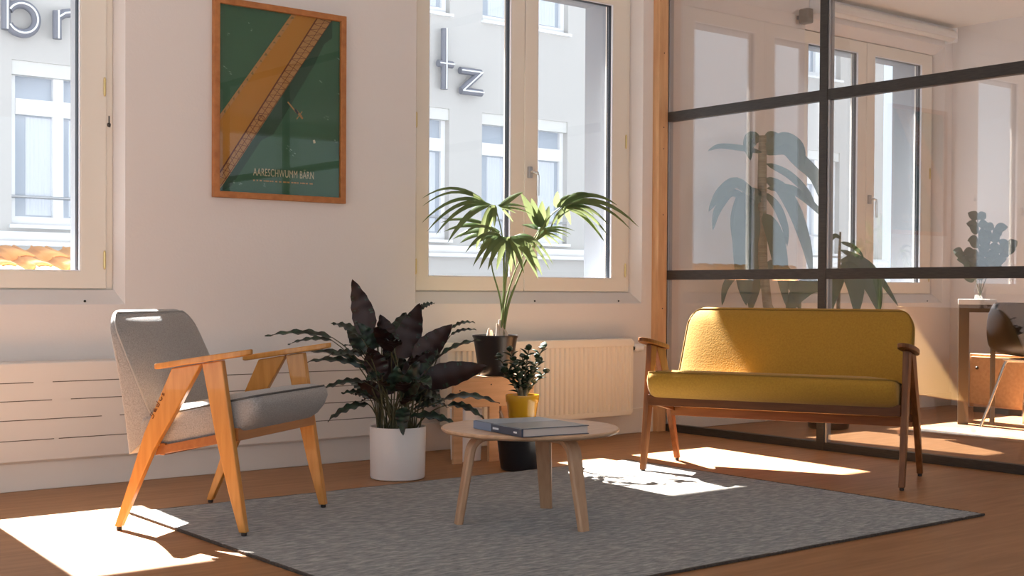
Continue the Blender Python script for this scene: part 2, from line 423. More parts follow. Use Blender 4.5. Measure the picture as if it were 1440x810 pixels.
# ------------------------------------------------------------------ windows
def window(d, name):
    root = empty(name, (d + 4.677, 5.72, FZ0))
    struct(root)
    ox, oy, oz = -4.677, -5.72, -FZ0
    class L(MB):
        def build(self, *a, **k):
            self.v = [(x + ox, y + oy, z + oz) for x, y, z in self.v]
            return MB.build(self, *a, **k)
    GB, GT = 0.929, 2.572
    panes = [(3.974, 4.536), (4.731, 5.315)]
    L().ring(FX0, FX1, FZ0, FZ1, 0.03, 0.055, 0.03, 0.03, 5.735, 5.80).build('window_frame', M['frame'], root, bevel=0.003)
    for k, (a, b) in enumerate(panes):
        x0 = FX0 + 0.006 if k == 0 else 4.637
        x1 = 4.633 if k == 0 else FX1 - 0.035
        L().ring(x0, x1, FZ0 + 0.006, FZ1 - 0.006, a - x0, x1 - b, GB - FZ0 - 0.006, FZ1 - 0.006 - GT, 5.72, 5.79).build('sash', M['frame'], root, bevel=0.004)
        # glazing bead, dark gaskets and spacer lining the depth of the sash
        L().ring(a, b, GB, GT, 0.004, 0.004, 0.004, 0.004, 5.722, 5.735).build('glazing_bead', M['white_bead'], root)
        L().ring(a, b, GB, GT, 0.002, 0.007, 0.003, 0.006, 5.735, 5.756).ring(a, b, GB, GT, 0.002, 0.006, 0.003, 0.005, 5.759, 5.770).build('gasket', M['gasket'], root)
        L().ring(a, b, GB, GT, 0.002, 0.0055, 0.003, 0.005, 5.756, 5.759).build('spacer', M['white_bead'], root)
        L().box(a + 0.001, b - 0.001, 5.770, 5.774, GB + 0.001, GT - 0.001).build('glass_pane', M['glass'], root)
    # handle on the inner sash edge: plate and hanging lever
    h = L().box(4.655, 4.680, 5.700, 5.722, 1.495, 1.560).build('handle_plate', M['steel'], root, bevel=0.003)
    L().tube([(4.668, 5.702, 1.530), (4.668, 5.675, 1.528), (4.688, 5.668, 1.523), (4.692, 5.668, 1.505), (4.692, 5.668, 1.395)], 0.0085, 8).build('handle_lever', M['chrome'], root, smooth=50)
    for hx in (FX0 + 0.004, FX1 - 0.045):
        for hz in (0.98, 1.76):
            hb = L().tube([(hx, 5.716, hz - 0.035), (hx, 5.716, hz + 0.035)], 0.006, 8)
            hb.ball((hx, 5.716, hz + 0.038), 0.005, 0.005, 0.005); hb.ball((hx, 5.716, hz - 0.038), 0.005, 0.005, 0.005)
            hb.build('hinge', M['brass'], root, smooth=50)
    # two screw caps in the sloping sill
    L().ball((4.66, 5.652, 0.795), 0.006, 0.004, 0.006).ball((5.31, 5.652, 0.795), 0.006, 0.004, 0.006).build('sill_screw', M['dark_metal'], root)
    return root
for d, n in WIN: window(d, n)

# ------------------------------------------------------------------ trims along the walls
struct(MB().box(XL, 3.80, 5.50, 5.64, 0.0, 0.118).build('baseboard_left', M['trim'], bevel=0.003))
struct(MB().box(3.80, 5.60, 5.618, 5.64, 0.0, 0.150).build('baseboard_back', M['trim'], bevel=0.004))
struct(MB().box(5.75, XR, 5.618, 5.64, 0.0, 0.10).build('baseboard_back', M['trim'], bevel=0.004))
post = MB().box(5.572, 5.648, 5.585, 5.64, 0.0, ZC).build('trim_post', M['plywood'], bevel=0.002)
struct(post)
sc = MB()
for z in (0.28, 0.42, 0.75, 1.32, 1.72, 1.85, 2.3): sc.ball((5.612, 5.584, z), 0.004, 0.002, 0.004)
sc.build('post_screw', M['dark_metal'], post)

# ------------------------------------------------------------------ glass partition
def partition():
    x0, x1 = 5.65, 5.695
    ys = [5.640 - 0.045, 4.393, 3.145, 1.95, 0.79, -0.41, -1.61, YB]
    root = empty('glass_partition', (x0, 2.0, 0))
    struct(root)
    R = Vector((x0, 2.0, 0))
    class L(MB):
        def build(self, *a, **k):
            self.v = [tuple(Vector(p) - R) for p in self.v]
            return MB.build(self, *a, **k)
    for z0, z1, nm in ((0, 0.045, 'bottom_rail'), (0.925, 0.982, 'transom'), (1.887, 1.945, 'transom'), (ZC - 0.05, ZC, 'top_rail')):
        L().box(x0, x1, YB, 5.64, z0, z1).build(nm, M['black_frame'], root, bevel=0.002)
    for y in ys:
        L().box(x0 - 0.003, x1 + 0.003, y, y + 0.052, 0.0, ZC).build('mullion', M['black_frame'], root, bevel=0.002)
        L().box(x0 + 0.004, x1 - 0.004, y - 0.012, y, 0.045, ZC - 0.05).build('glazing_bead', M['steel'], root)
    zs = [(0.045, 0.925), (0.982, 1.887), (1.945, ZC - 0.05)]
    for a, b in zip(ys[1:], ys[:-1]):
        for z0, z1 in zs:
            L().box(x0 + 0.012, x0 + 0.020, a + 0.052, b - 0.012, z0, z1).build('glass_pane', M['pglass'], root)
partition()
# ------------------------------------------------------------------ radiator and convector cover
def radiator():
    root = tag(empty('radiator', (4.625, 5.56, 0.12)), 'cream ribbed panel radiator under the window behind the palm stool', 'radiator')
    R = Vector((4.625, 5.56, 0.12))
    x0, x1, z0, z1 = 3.955, 5.30, 0.125, 0.575
    c = 0.035
    mb = MB()
    pts = []
    n = 36; p = (x1 - x0 - 0.05) / n
    for i in range(n):
        x = x0 + 0.025 + i * p
        pts += [(x, 5.508), (x + 0.32 * p, 5.508), (x + 0.5 * p, 5.519), (x + 0.82 * p, 5.519)]
    pts = [(x0, 5.512)] + pts + [(x1 - 0.025, 5.508), (x1, 5.512), (x1, 5.58), (x0, 5.58)]
    pts = [(x - R.x, y - R.y) for x, y in pts]
    mb.prism(pts, 0.02, z1 - z0 - 0.022, 'z')
    mb.build('rib_panel', M['radiator'], root, smooth=35)
    def plate(za, zb):
        q = [(x0 + 0.02, za), (x1 - 0.02, za), (x1, za + 0.015), (x1, zb - 0.03), (x1 - 0.03, zb), (x0 + 0.03, zb), (x0, zb - 0.03), (x0, za + 0.015)]
        return q
    MB().prism([(x - R.x, z - R.z) for x, z in [(x0 - .004, z1 - 0.045), (x1 + .004, z1 - 0.045), (x1 + .004, z1 - 0.02), (x1 - 0.02, z1), (x0 + 0.02, z1), (x0 - .004, z1 - 0.02)]], 5.504 - R.y, 5.585 - R.y).build('top_cover', M['radiator'], root, bevel=0.004)
    MB().prism([(x - R.x, z - R.z) for x, z in [(x0 + 0.02, z0), (x1 - 0.02, z0), (x1 + .002, z0 + 0.03), (x0 - .002, z0 + 0.03)]], 5.507 - R.y, 5.582 - R.y).build('lower_edge', M['radiator'], root, bevel=0.003)
    for x in (4.2, 5.05):
        MB().box(x - 0.02 - R.x, x + 0.02 - R.x, 0.018, YW - R.y, 0.3, 0.34).build('wall_bracket', M['radiator'], root)
    V = lambda x, y, z: (x - R.x, y - R.y, z - R.z)
    MB().tube([V(5.30, 5.55, 0.515), V(5.345, 5.55, 0.515)], 0.012, 10).tube([V(5.33, 5.55, 0.515), V(5.33, 5.60, 0.515), V(5.34, 5.636, 0.515)], 0.009, 8).build('valve', M['dark_metal'], root, smooth=50)
    MB().loft([[V(x, 5.55 + r * cos(2 * pi * k / 16), 0.517 + r * sin(2 * pi * k / 16)) for k in range(16)] for x, r in ((5.340, 0.016), (5.352, 0.025), (5.40, 0.023), (5.412, 0.015))]).build('thermostat_head', M['white_plastic'], root, smooth=40)
    MB().tube([V(5.41, 5.62, 0.522), V(5.56, 5.62, 0.522)], 0.006, 8).build('pipe', M['radiator'], root, smooth=50)
radiator()

def convector():
    root = tag(empty('convector_cover', (1.2, 5.56, 0.12)), 'long low white convector cover with rows of dark slots along the wall below the poster', 'heater cover')
    V = lambda x, y, z: (x - 1.2, y - 5.56, z - 0.12)
    MB().box(*[a for a in (XL - 1.2 + .01, 3.74 - 1.2, 5.475 - 5.56, 5.639 - 5.56, 0.005, 0.418)]).build('cover', M['trim'], root, bevel=0.006, segs=3)
    MB().box(XL - 1.2 + .01, 3.735 - 1.2, 5.49 - 5.56, 5.635 - 5.56, -0.001, 0.006).build('lower_lip', M['trim'], root)
    s = MB(); rng = random.Random(4)
    for k, z in enumerate((0.456, 0.380, 0.300, 0.215)):
        x = XL + 0.1 + 0.17 * k
        while x < 3.6:
            ln = rng.uniform(0.28, 0.8)
            x1 = min(x + ln, 3.68)
            s.box(x - 1.2, x1 - 1.2, 5.4738 - 5.56, 5.476 - 5.56, z - 0.12 - 0.0016, z - 0.12 + 0.0016)
            x = x1 + rng.choice((0.012, 0.02, 0.08))
    s.build('vent_slots', M['table_leg_dark'], root)
convector()

# ------------------------------------------------------------------ framed poster
def poster():
    X0, X1, Z0, Z1 = 2.676, 3.391, 1.284, 2.222
    cx, cz = (X0 + X1) / 2, (Z0 + Z1) / 2
    root = tag(empty('framed_poster', (cx, YW - 0.015, Z0)), 'wood-framed green poster with an ochre diagonal bridge on the wall between the windows', 'poster')
    y = lambda v: v - (YW - 0.015)
    V = lambda p: (p[0] - cx, p[1] - Z0)
    w2, h = (X1 - X0) / 2, Z1 - Z0
    MB().ring(-w2, w2, 0, h, 0.029, 0.029, 0.029, 0.029, y(5.606), y(5.638)).build('frame', M['poster_wood'], root, bevel=0.003)
    a, b = -w2 + 0.027, w2 - 0.027
    c, d = 0.027, h - 0.027
    MB().box(a, b, y(5.626), y(5.634), c, d).build('print', M['poster_green'], root)
    W, H = b - a, d - c
    P = lambda u, v: (a + u * W, c + v * H)              # u, v from the lower left of the print
    def flat(name, polys, mat, dy):
        mb = MB()
        for q in polys:
            mb.add([(p[0], y(5.626) - dy, p[1]) for p in q], [tuple(range(len(q)))])
        o = mb.build(name, mat, root)
        return o
    # bridge: left edge runs (0,.42)->(.60,1), right edge (0,.03)->(.93,1)
    def on(l0, l1, t): return (lerp(l0[0], l1[0], t), lerp(l0[1], l1[1], t))
    La, Lb = (0.0, 0.395), (0.585, 1.0)
    Ra, Rb = (0.045, 0.045), (0.925, 1.0)
    flat('bridge_shadow', [[P(0.02, 0.0), P(0.10, 0.03), P(0.34, 0.29), P(0.44, 0.33), P(0.78, 0.74), P(0.86, 0.86), P(0.93, 0.90), P(0.93, 1.0), P(0.80, 0.98), P(0.3, 0.45)]], M['poster_shadow'], 0.0006)
    flat('bridge_deck', [[P(0, 0.03), P(*Ra), P(*Rb), P(*Lb), P(*La)]], M['poster_ochre'], 0.0012)
    band = []; t = 0.0
    A2, B2 = (0.0, 0.365), (0.625, 1.0)
    flat('left_railing', [[P(*La), P(*Lb), P(*B2), P(*A2)]], M['poster_tan'], 0.0016)
    for i in range(17):
        t0, t1 = i / 17 + 0.012, i / 17 + (0.030, 0.038, 0.024)[i % 3]
        g0, g1 = (lerp(La[0], A2[0], .35), lerp(La[1], A2[1], .35)), (lerp(Lb[0], B2[0], .35), lerp(Lb[1], B2[1], .35))
        band.append([P(*on(g0, g1, t0)), P(*on(g0, g1, t1)), P(*on(A2, B2, t1 - 0.006)), P(*on(A2, B2, t0 + 0.010))])
    for q in band: flat('railing_planter', [q], M['poster_olive'], 0.0020)
    C2, D2 = (0.0, 0.085), (0.80, 1.0)
    flat('right_truss', [[P(0.0, 0.0), P(*Ra), P(*Rb), P(*D2), P(0.0, 0.085)]], M['poster_tan'], 0.0016)
    tr = []
    n = 26
    def bar(p, q, wd):
        dx, dz = q[0] - p[0], q[1] - p[1]; L = sqrt(dx * dx + dz * dz); nx, nz = -dz / L * wd, dx / L * wd
        return [(p[0] - nx, p[1] - nz), (q[0] - nx, q[1] - nz), (q[0] + nx, q[1] + nz), (p[0] + nx, p[1] + nz)]
    tr.append(bar(P(*C2), P(*D2), 0.0035)); tr.append(bar(P(0.02, 0.03), P(*Rb), 0.0016)); tr.append(bar(P(0.03, 0.085), P(0.87, 1.0), 0.0012))
    for i in range(n):
        p0, p1 = on(C2, D2, i / n), on(Ra, Rb, min(1, (i + 0.6) / n)); p2 = on(C2, D2, (i + 1) / n)
        tr.append(bar(P(*p0), P(*p1), 0.0011)); tr.append(bar(P(*p1), P(*p2), 0.0011))
    flat('truss_lattice', tr, M['poster_rust'], 0.0021)
    # hooped rope on the deck
    hp = MB(); hp.tube([(P(0.34, 0.41)[0] + 0.017 * cos(k * 0.5), y(5.626) - 0.0022, P(0.34, 0.41)[1] + 0.014 * sin(k * 0.5)) for k in range(11)], 0.0016, 5)
    hp.build('hoop', M['poster_rust'], root)
    # swimmer
    sw = [bar(P(0.555, 0.515), P(0.635, 0.455), 0.0035), bar(P(0.62, 0.475), P(0.67, 0.44), 0.006), bar(P(0.63, 0.425), P(0.675, 0.47), 0.0022), bar(P(0.66, 0.445), P(0.68, 0.43), 0.005)]
    flat('swimmer', sw, M['poster_tan'], 0.0016)
    flat('swimsuit', [bar(P(0.615, 0.478), P(0.64, 0.455), 0.0062)], M['gasket'], 0.0022)
    flat('float', [bar(P(0.775, 0.318), P(0.782, 0.30), 0.006)], M['poster_cream'], 0.0016)
    rng = random.Random(8)
    for u, v in ((0.24, 0.91), (0.26, 0.89), (0.07, 0.85), (0.05, 0.66), (0.08, 0.64), (0.55, 0.10), (0.12, 0.06), (0.81, 0.66), (0.83, 0.65), (0.87, 0.46), (0.90, 0.45), (0.97, 0.80), (0.95, 0.33), (0.97, 0.32), (0.54, 0.27), (0.57, 0.25), (0.60, 0.23), (0.35, 0.05), (0.16, 0.05), (0.98, 0.6)):
        for _ in range(2):
            p = P(u + rng.uniform(-.012, .012), v + rng.uniform(-.01, .01)); q = (p[0] + rng.uniform(0.004, 0.014), p[1] - rng.uniform(0.002, 0.008))
            flat('water_glint', [bar(p, q, rng.uniform(0.0008, 0.002))], M['poster_foam'], 0.0012)
    # lettering
    cu = bpy.data.curves.new('title_curve', 'FONT'); cu.body = 'AARESCHWUMM B\u00c4RN'; cu.size = 0.05; cu.align_x = 'LEFT'; cu.space_character = 1.05
    tmp = bpy.data.objects.new('title_tmp', cu); COL.objects.link(tmp)
    me = bpy.data.meshes.new_from_object(tmp.evaluated_get(bpy.context.evaluated_depsgraph_get()))
    bpy.data.objects.remove(tmp)
    xs = [v.co.x for v in me.vertices]; ys = [v.co.y for v in me.vertices if True]
    tx0, tx1 = P(0.275, 0)[0], P(0.775, 0)[0]; base = P(0, 0.098)[1]
    cap = 0.0365
    k = (tx1 - tx0) / (max(xs) - min(xs)); mx = min(xs); hh = 0.05 * 0.70
    for v in me.vertices:
        v.co = Vector((tx0 + (v.co.x - mx) * k, y(5.626) - 0.0022, base + v.co.y / hh * cap))
    me.materials.clear(); me.materials.append(M['poster_cream'])
    o = bpy.data.objects.new('title_lettering', me); COL.objects.link(o); o.parent = root
    dsh = []; u = 0.275; rng = random.Random(3)
    while u < 0.765:
        l = rng.uniform(0.008, 0.03); dsh.append([P(u, 0.068), P(min(u + l, .772), 0.068), P(min(u + l, .772), 0.0755), P(u, 0.0755)]); u += l + rng.choice((0.005, 0.006, 0.014))
    flat('small_print_line', dsh, M['poster_tan'], 0.0022)
    MB().box(a, b, y(5.618), y(5.620), c, d).build('glazing', M['poster_glass'], root)
poster()

# ------------------------------------------------------------------ small knob of the blind chain on the reveal
kb = MB(); kb.ball((2.196, 5.672, 1.585), 0.009, 0.009, 0.011); kb.tube([(2.202, 5.675, 1.575), (2.196, 5.670, 1.60), (2.196, 5.670, 1.625)], 0.003, 6)
tag(kb.build('wall_hook', M['dark_metal'], smooth=50), 'small black hook on the reveal at the right of the left window', 'hook')

# ------------------------------------------------------------------ rug
def rug():
    x0, x1, y0, y1 = 1.905, 4.485, 2.735, 4.70
    o = MB()
    nx, ny = 60, 46; rng = random.Random(2); V = []; F = []
    for j in range(ny + 1):
        for i in range(nx + 1):
            x = lerp(x0, x1, i / nx); yy = lerp(y0, y1, j / ny)
            if i in (0, nx): x += rng.uniform(-.004, .004)
            if j in (0, ny): yy += rng.uniform(-.004, .004)
            V.append((x, yy, 0.0085 + rng.uniform(-.0006, .0006)))
    for j in range(ny):
        for i in range(nx):
            q = j * (nx + 1) + i; F.append((q, q + 1, q + nx + 2, q + nx + 1))
    o.add(V, F)
    r = o.build('rug', M['rug'], smooth=60)
    tag(r, 'grey woven rug lying on the wooden floor under the coffee table', 'rug')
    e = MB()
    e.box(x0 - 0.004, x1 + 0.004, y0 - 0.003, y0 + 0.004, 0.0005, 0.0088).box(x0 - 0.004, x1 + 0.004, y1 - 0.004, y1 + 0.003, 0.0005, 0.0088)
    e.box(x0 - 0.005, x0 + 0.004, y0, y1, 0.0005, 0.0088).box(x1 - 0.004, x1 + 0.005, y0, y1, 0.0005, 0.0088)
    nub = random.Random(9)
    x = x0
    while x < x1:
        e.ball((x, y0 - 0.003, 0.006), 0.006, 0.005, 0.005, 6, 4); x += nub.uniform(0.014, 0.03)
    yy = y0
    while yy < y1:
        e.ball((x1 + 0.003, yy, 0.006), 0.005, 0.006, 0.005, 6, 4); e.ball((x0 - 0.003, yy, 0.006), 0.005, 0.006, 0.005, 6, 4); yy += nub.uniform(0.014, 0.03)
    e.build('bound_edge', M['rug_edge'], r)
rug()

# ------------------------------------------------------------------ armchair and two-seater of one family
def rrect(x0, x1, w, r, cy, n=5):
    """rounded rectangle x0..x1, half width w around cy: list of (x, y)"""
    pts = []
    r = min(r, (x1 - x0) * 0.49, w * 0.98)
    for (ax, ay, s) in ((x1 - r, cy + w - r, 0), (x0 + r, cy + w - r, 1), (x0 + r, cy - w + r, 2), (x1 - r, cy - w + r, 3)):
        for k in range(n):
            t = pi / 2 * (s + k / (n - 1))
            pts.append((ax + r * cos(t), ay + r * sin(t)))
    return pts

def shell_seat(name, W, loc, turn, wood, fabric, piping, label, cat, script=False, nspan=1, rail=None, seat_piping=None):
    root = tag(empty(name, loc, turn), label, cat)
    cy = W / 2
    # legs: flat tapered boards, rear one raked, front one nearly upright
    for y0 in (0.0, W):
        rear = [(-0.014, 0.012), (0.011, 0.012), (0.150, 0.288), (0.240, 0.422), (0.345, 0.590), (0.226, 0.572), (0.112, 0.345), (0.055, 0.19)]
        front = [(0.479, 0.012), (0.506, 0.012), (0.459, 0.335), (0.422, 0.601), (0.345, 0.590), (0.396, 0.330), (0.437, 0.16)]
        for poly, fx in ((rear, -0.0015), (front, 0.4925)):
            lg = MB().prism(poly, y0 - 0.0135, y0 + 0.0135).build('leg', wood, root, bevel=0.004)
            MB().lathe([(0.008, 0.0), (0.010, 0.002), (0.010, 0.013)], fx, y0, 12).build('glide', M['glide'], lg, smooth=40)
            if script and y0 == 0.0 and fx < 0.1:
                s = MB(); yy = -0.0146
                def stroke(pts): s.tube([(0.150 + 0.52 * u - 0.85 * v * 0.4, yy, 0.405 + 0.85 * u + 0.52 * v * 0.4) for u, v in pts], 0.0016, 5)
                q = lambda *a: [(x * 0.011, z * 0.011) for x, z in a]
                stroke(q((0.9, 2.2), (0.1, 2.6), (-0.3, 1.4), (0.6, 0.6), (0.3, -0.8), (-0.7, -0.9)))
                stroke(q((1.6, 0.4), (2.6, 1.0), (2.3, 2.0), (1.5, 1.2), (1.7, -0.2), (2.9, -0.3)))
                stroke(q((4.9, 3.4), (4.6, 1.0), (4.5, -0.4), (3.6, -0.5), (3.4, 0.8), (4.3, 1.4)))
                stroke(q((5.7, 1.6), (5.8, 0.0), (6.5, -0.2), (7.0, 1.4)))
                stroke(q((8.3, 1.8), (7.6, 1.4), (8.4, 0.4), (7.6, -0.4)))
                s.build('handwriting', M['ink'], lg)
    # arms: flat paddles
    for y0, sg in ((0.0, -1), (W, 1)):
        top = []; bot = []
        n = 28
        for k in range(n):
            a = 2 * pi * k / n
            u = cos(a); v = sin(a)
            su = (1 if u > 0 else -1) * abs(u) ** 0.75
            x = 0.342 + 0.192 * su
            y = y0 + v * (0.034 + 0.006 * su) + sg * 0.004 * (1 - su * su)
            z = 0.589 + 0.136 * (x - 0.166)
            top.append((x, y, z)); bot.append((x, y, z - 0.021 if abs(u) < 0.9 else z - 0.019))
        MB().loft([bot, top]).build('armrest', wood, root, bevel=0.004)
    # rails
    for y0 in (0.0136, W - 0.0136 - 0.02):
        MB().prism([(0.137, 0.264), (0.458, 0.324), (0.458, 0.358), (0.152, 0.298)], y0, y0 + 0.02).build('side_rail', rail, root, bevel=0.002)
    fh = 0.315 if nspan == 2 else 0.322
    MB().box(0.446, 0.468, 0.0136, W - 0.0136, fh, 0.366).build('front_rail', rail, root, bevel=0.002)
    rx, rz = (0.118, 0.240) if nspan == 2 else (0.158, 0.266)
    MB().box(rx, rx + 0.02, 0.0136, W - 0.0136, rz, rz + 0.042).build('rear_rail', M['walnut_lit_rear'] if nspan == 2 else rail, root, bevel=0.002)
    # seat block
    w2 = W / 2 - 0.022
    xb, xf = 0.05, 0.548
    def zsl(x): return 0.185 * (x - 0.2)
    rings = []
    for z, ins, fx in ((0.302, 0.020, 0.462), (0.306, 0.009, 0.478), (0.318, 0.002, 0.502), (0.345, 0.0, 0.530), (0.378, 0.0, 0.545), (0.400, 0.001, 0.541), (0.414, 0.004, 0.530), (0.4185, 0.010, 0.520)):
        rings.append([(x, y, z + zsl(x)) for x, y in rrect(xb + ins * 0.5, fx, w2 - ins, 0.045, cy, 7)])
    edge = rings[-2]
    c0 = Vector((0.30, cy, 0))
    top = rings[-1]
    for s, dz in ((0.96, 0.006), (0.85, 0.015), (0.6, 0.022), (0.3, 0.025)):
        rings.append([(c0.x + (x - c0.x) * s, c0.y + (y - c0.y) * s, 0.4185 + dz + zsl(c0.x + (x - c0.x) * s)) for x, y, z in top])
    seat = MB().loft(rings).build('seat_cushion', fabric, root, smooth=60)
    far = [q for q in edge if q[0] > 0.15]
    cut = max(range(len(far)), key=lambda q: (Vector(far[q]) - Vector(far[q - 1])).length)
    far = far[cut:] + far[:cut]
    MB().tube([(0.13, far[0][1], far[0][2] + zsl(0.13) - zsl(far[0][0]))] + [(x, y, z + 0.002) for x, y, z in far] + [(0.13, far[-1][1], far[-1][2] + zsl(0.13) - zsl(far[-1][0]))], 0.0042, 6).build('piping', seat_piping or piping, seat, smooth=60)
    # back block
    H0, H1 = 0.262, 0.775
    rc = 0.095
    def Rr(v): return Vector((lerp(0.018, -0.079, v) + 0.010 * sin(pi * v), 0, lerp(H0, H1 - 0.008, v)))
    FP = [(0.34, 0.175), (0.38, 0.158), (0.41, 0.136), (0.45, 0.113), (0.50, 0.089), (0.60, 0.042), (0.68, 0.003), (0.715, -0.015), (0.74, -0.032), (0.757, -0.047), (0.769, -0.061), (0.780, -0.078)]
    def Ff(v):
        z = lerp(0.345, H1 + 0.002, v)
        for (za, fa), (zb, fb) in zip(FP, FP[1:]):
            if za <= z <= zb: return Vector((lerp(fa, fb, (z - za) / (zb - za)), 0, z))
        return Vector((FP[-1][1], 0, z))
    lev = [0, 0.04, 0.1, 0.2, 0.3, 0.4, 0.5, 0.6, 0.7, 0.77, 0.82, 0.86, 0.90, 0.93, 0.955, 0.975, 0.988, 0.996, 1.0]
    vc = 1 - rc / (H1 - 0.34)
    rings = []; outline = {0: [], 1: []}
    nf = 15
    for v in lev:
        a, b = Rr(v), Ff(v)
        ins = 0.0
        if v > vc: ins = rc * (1 - sqrt(max(0, 1 - ((v - vc) / (1 - vc)) ** 2))) * 0.92
        ww = w2 - 0.004 - ins - 0.012 * v
        e = 0.0 if v < 0.955 else 0.45 * ((v - 0.955) / 0.045) ** 2.2
        a2, b2 = a.lerp(b, e * 0.55), b.lerp(a, e * 0.55)
        T = (b2 - a2).length
        r = min(0.020, T * 0.4)
        ring = []
        def pt(u, y, conc=True):
            p = a2.lerp(b2, u)
            k = (y - cy) / w2
            off = (-0.024 * k ** 6 - 0.004 * k * k) if u > 0.5 else 0.018 * (1 - k * k) * -0.6
            return (p.x + off * (1 if u > 0.5 else 1), y, p.z)
        ru = r / T
        for k in range(nf):                                   # front face from +y to -y
            y = cy + (ww - r) * (1 - 2 * k / (nf - 1)); ring.append(pt(1.0, y))
        for k in range(1, 4):
            t = pi / 2 * k / 4; ring.append(pt(1 - ru + ru * cos(t), cy - ww + r - r * sin(t)))
        ring.append(pt(0.55, cy - ww))
        for k in range(4):
            t = pi / 2 * k / 4; ring.append(pt(ru - ru * sin(t), cy - ww + r - r * cos(t)))
        for k in range(nf):
            y = cy - (ww - r) * (1 - 2 * k / (nf - 1)); ring.append(pt(0.0, y))
        for k in range(1, 4):
            t = pi / 2 * k / 4; ring.append(pt(ru - ru * cos(t), cy + ww - r + r * sin(t)))
        ring.append(pt(0.55, cy + ww))
        for k in range(1, 4):
            t = pi / 2 * (1 - k / 4); ring.append(pt(1 - ru + ru * cos(t), cy + ww - r + r * sin(t)))
        rings.append(ring)
        outline[0].append(ring[nf + 1]); outline[1].append(ring[-2])
    back = MB().loft(rings).build('backrest', fabric, root, smooth=70)
    tr = rings[-4]
    ln = [p for p in outline[1][2:-4]] + [tr[k] for k in range(0, nf)] + [p for p in outline[0][2:-4]][::-1]
    MB().tube([(x + 0.003, y, z) for x, y, z in ln], 0.0036, 6).build('piping', piping, back, smooth=60)
    return root

ang = math.atan2(-0.828, 0.56)
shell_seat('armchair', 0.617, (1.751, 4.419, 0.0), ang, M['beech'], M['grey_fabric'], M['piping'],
           'grey upholstered armchair with orange-brown wooden legs and flat armrests', 'armchair', script=True, rail=M['beech_shaded_rail'], seat_piping=M['dark_piping']).rotation_euler[1] = -radians(1.0)   # front feet stand on the rug
ang = math.atan2(-0.427, -0.904)
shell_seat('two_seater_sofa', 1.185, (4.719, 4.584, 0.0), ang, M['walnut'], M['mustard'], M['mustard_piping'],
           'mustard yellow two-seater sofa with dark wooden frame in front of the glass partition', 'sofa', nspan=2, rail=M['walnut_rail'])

# ------------------------------------------------------------------ coffee table
def coffee_table():
    cx, cy = 2.998, 3.658
    root = tag(empty('coffee_table', (cx, cy, 0.0085)), 'low round pale oak coffee table with three bent legs standing on the rug', 'coffee table')
    zt = 0.354 - 0.0085
    MB().lathe([(0.300, zt - 0.020), (0.318, zt - 0.017), (0.3255, zt - 0.010), (0.3265, zt - 0.004), (0.322, zt), (0.316, zt)], 0, 0, 72).build('tabletop', M['oak'], root, smooth=35)
    feet = [(-0.243, 0.099), (0.221, 0.170), (0.021, -0.268)]
    for fx, fy in feet:
        a = math.atan2(fy, fx); R = sqrt(fx * fx + fy * fy)
        path = []
        zt2 = zt - 0.021
        path += [(0.04, zt2 - 0.011), (0.10, zt2 - 0.011), (0.150, zt2 - 0.012)]
        rb = 0.062; ccx, ccz = 0.165, zt2 - 0.011 - rb
        for k in range(1, 9):
            t = pi / 2 - (pi / 2 - 0.14) * k / 8
            path.append((ccx + rb * cos(t), ccz + rb * sin(t)))
        xs, zs = path[-1]
        for k in range(1, 7):
            t = k / 6
            path.append((lerp(xs, R + 0.006, t), lerp(zs, 0.0, t)))
        rings = []
        for i, (x, z) in enumerate(path):
            p, q = path[max(i - 1, 0)], path[min(i + 1, len(path) - 1)]
            tx, tz = q[0] - p[0], q[1] - p[1]; L = sqrt(tx * tx + tz * tz); nx, nz = -tz / L, tx / L
            th = 0.0125; wd = 0.031 if i < 10 else lerp(0.031, 0.022, (i - 10) / (len(path) - 11))
            if i == len(path) - 1: nx, nz = 1, 0
            ring = []
            for (s, y) in ((th, wd - .006), (th - .006, wd), (-th + .006, wd), (-th, wd - .006), (-th, -wd + .006), (-th + .006, -wd), (th - .006, -wd), (th, -wd + .006)):
                X = x + nx * s; Z = z + nz * s
                ring.append((X * cos(a) - y * sin(a), X * sin(a) + y * cos(a), Z))
            rings.append(ring)
        MB().loft(rings).build('leg', M['oak_leg'], root, smooth=35)
coffee_table()

def book():
    fl, fr, bl = Vector((2.735, 3.396)), Vector((3.006, 3.353)), Vector((2.842, 3.722))
    ex = (fr - fl); w = ex.length; ex.normalize(); ey = (bl - fl); d = ey.length
    ey = Vector((-ex.y, ex.x))
    ang = math.atan2(ex.y, ex.x)
    fl = Vector((2.748, 3.394)); w, d = 0.272, 0.335
    root = tag(empty('book', (fl.x, fl.y, 0.3542), ang + 0.02), 'thick blue hardback book lying on the round coffee table', 'book')
    h = 0.030
    MB().box(0.006, w - 0.004, 0.004, d - 0.004, 0.0025, h - 0.0025).build('page_block', M['pages'], root)
    MB().box(0, w, 0, d, h - 0.0025, h).build('front_cover', M['book_blue'], root, bevel=0.0008)
    MB().box(0, w, 0, d, 0, 0.0025).build('rear_cover', M['book_blue'], root, bevel=0.0008)
    MB().prism([(-0.004, 0.002), (-0.004, h - 0.002), (0.004, h), (0.004, 0)], 0, d).build('spine', M['book_blue'], root, bevel=0.0008)
    MB().box(-0.0046, -0.0038, d * 0.62, d, 0.001, h - 0.001).build('spine_picture', M['book_pale'], root)
    MB().box(0.0, w - 0.001, d * 0.56, d - 0.0005, h, h + 0.0004).build('cover_picture', M['book_pale'], root)
    MB().box(-0.0046, -0.0038, 0.155, 0.195, 0.011, 0.018).build('spine_lettering', M['print_white'], root)
    MB().box(-0.0046, -0.0038, 0.030, 0.052, 0.011, 0.017).build('spine_mark', M['print_white'], root)
book()

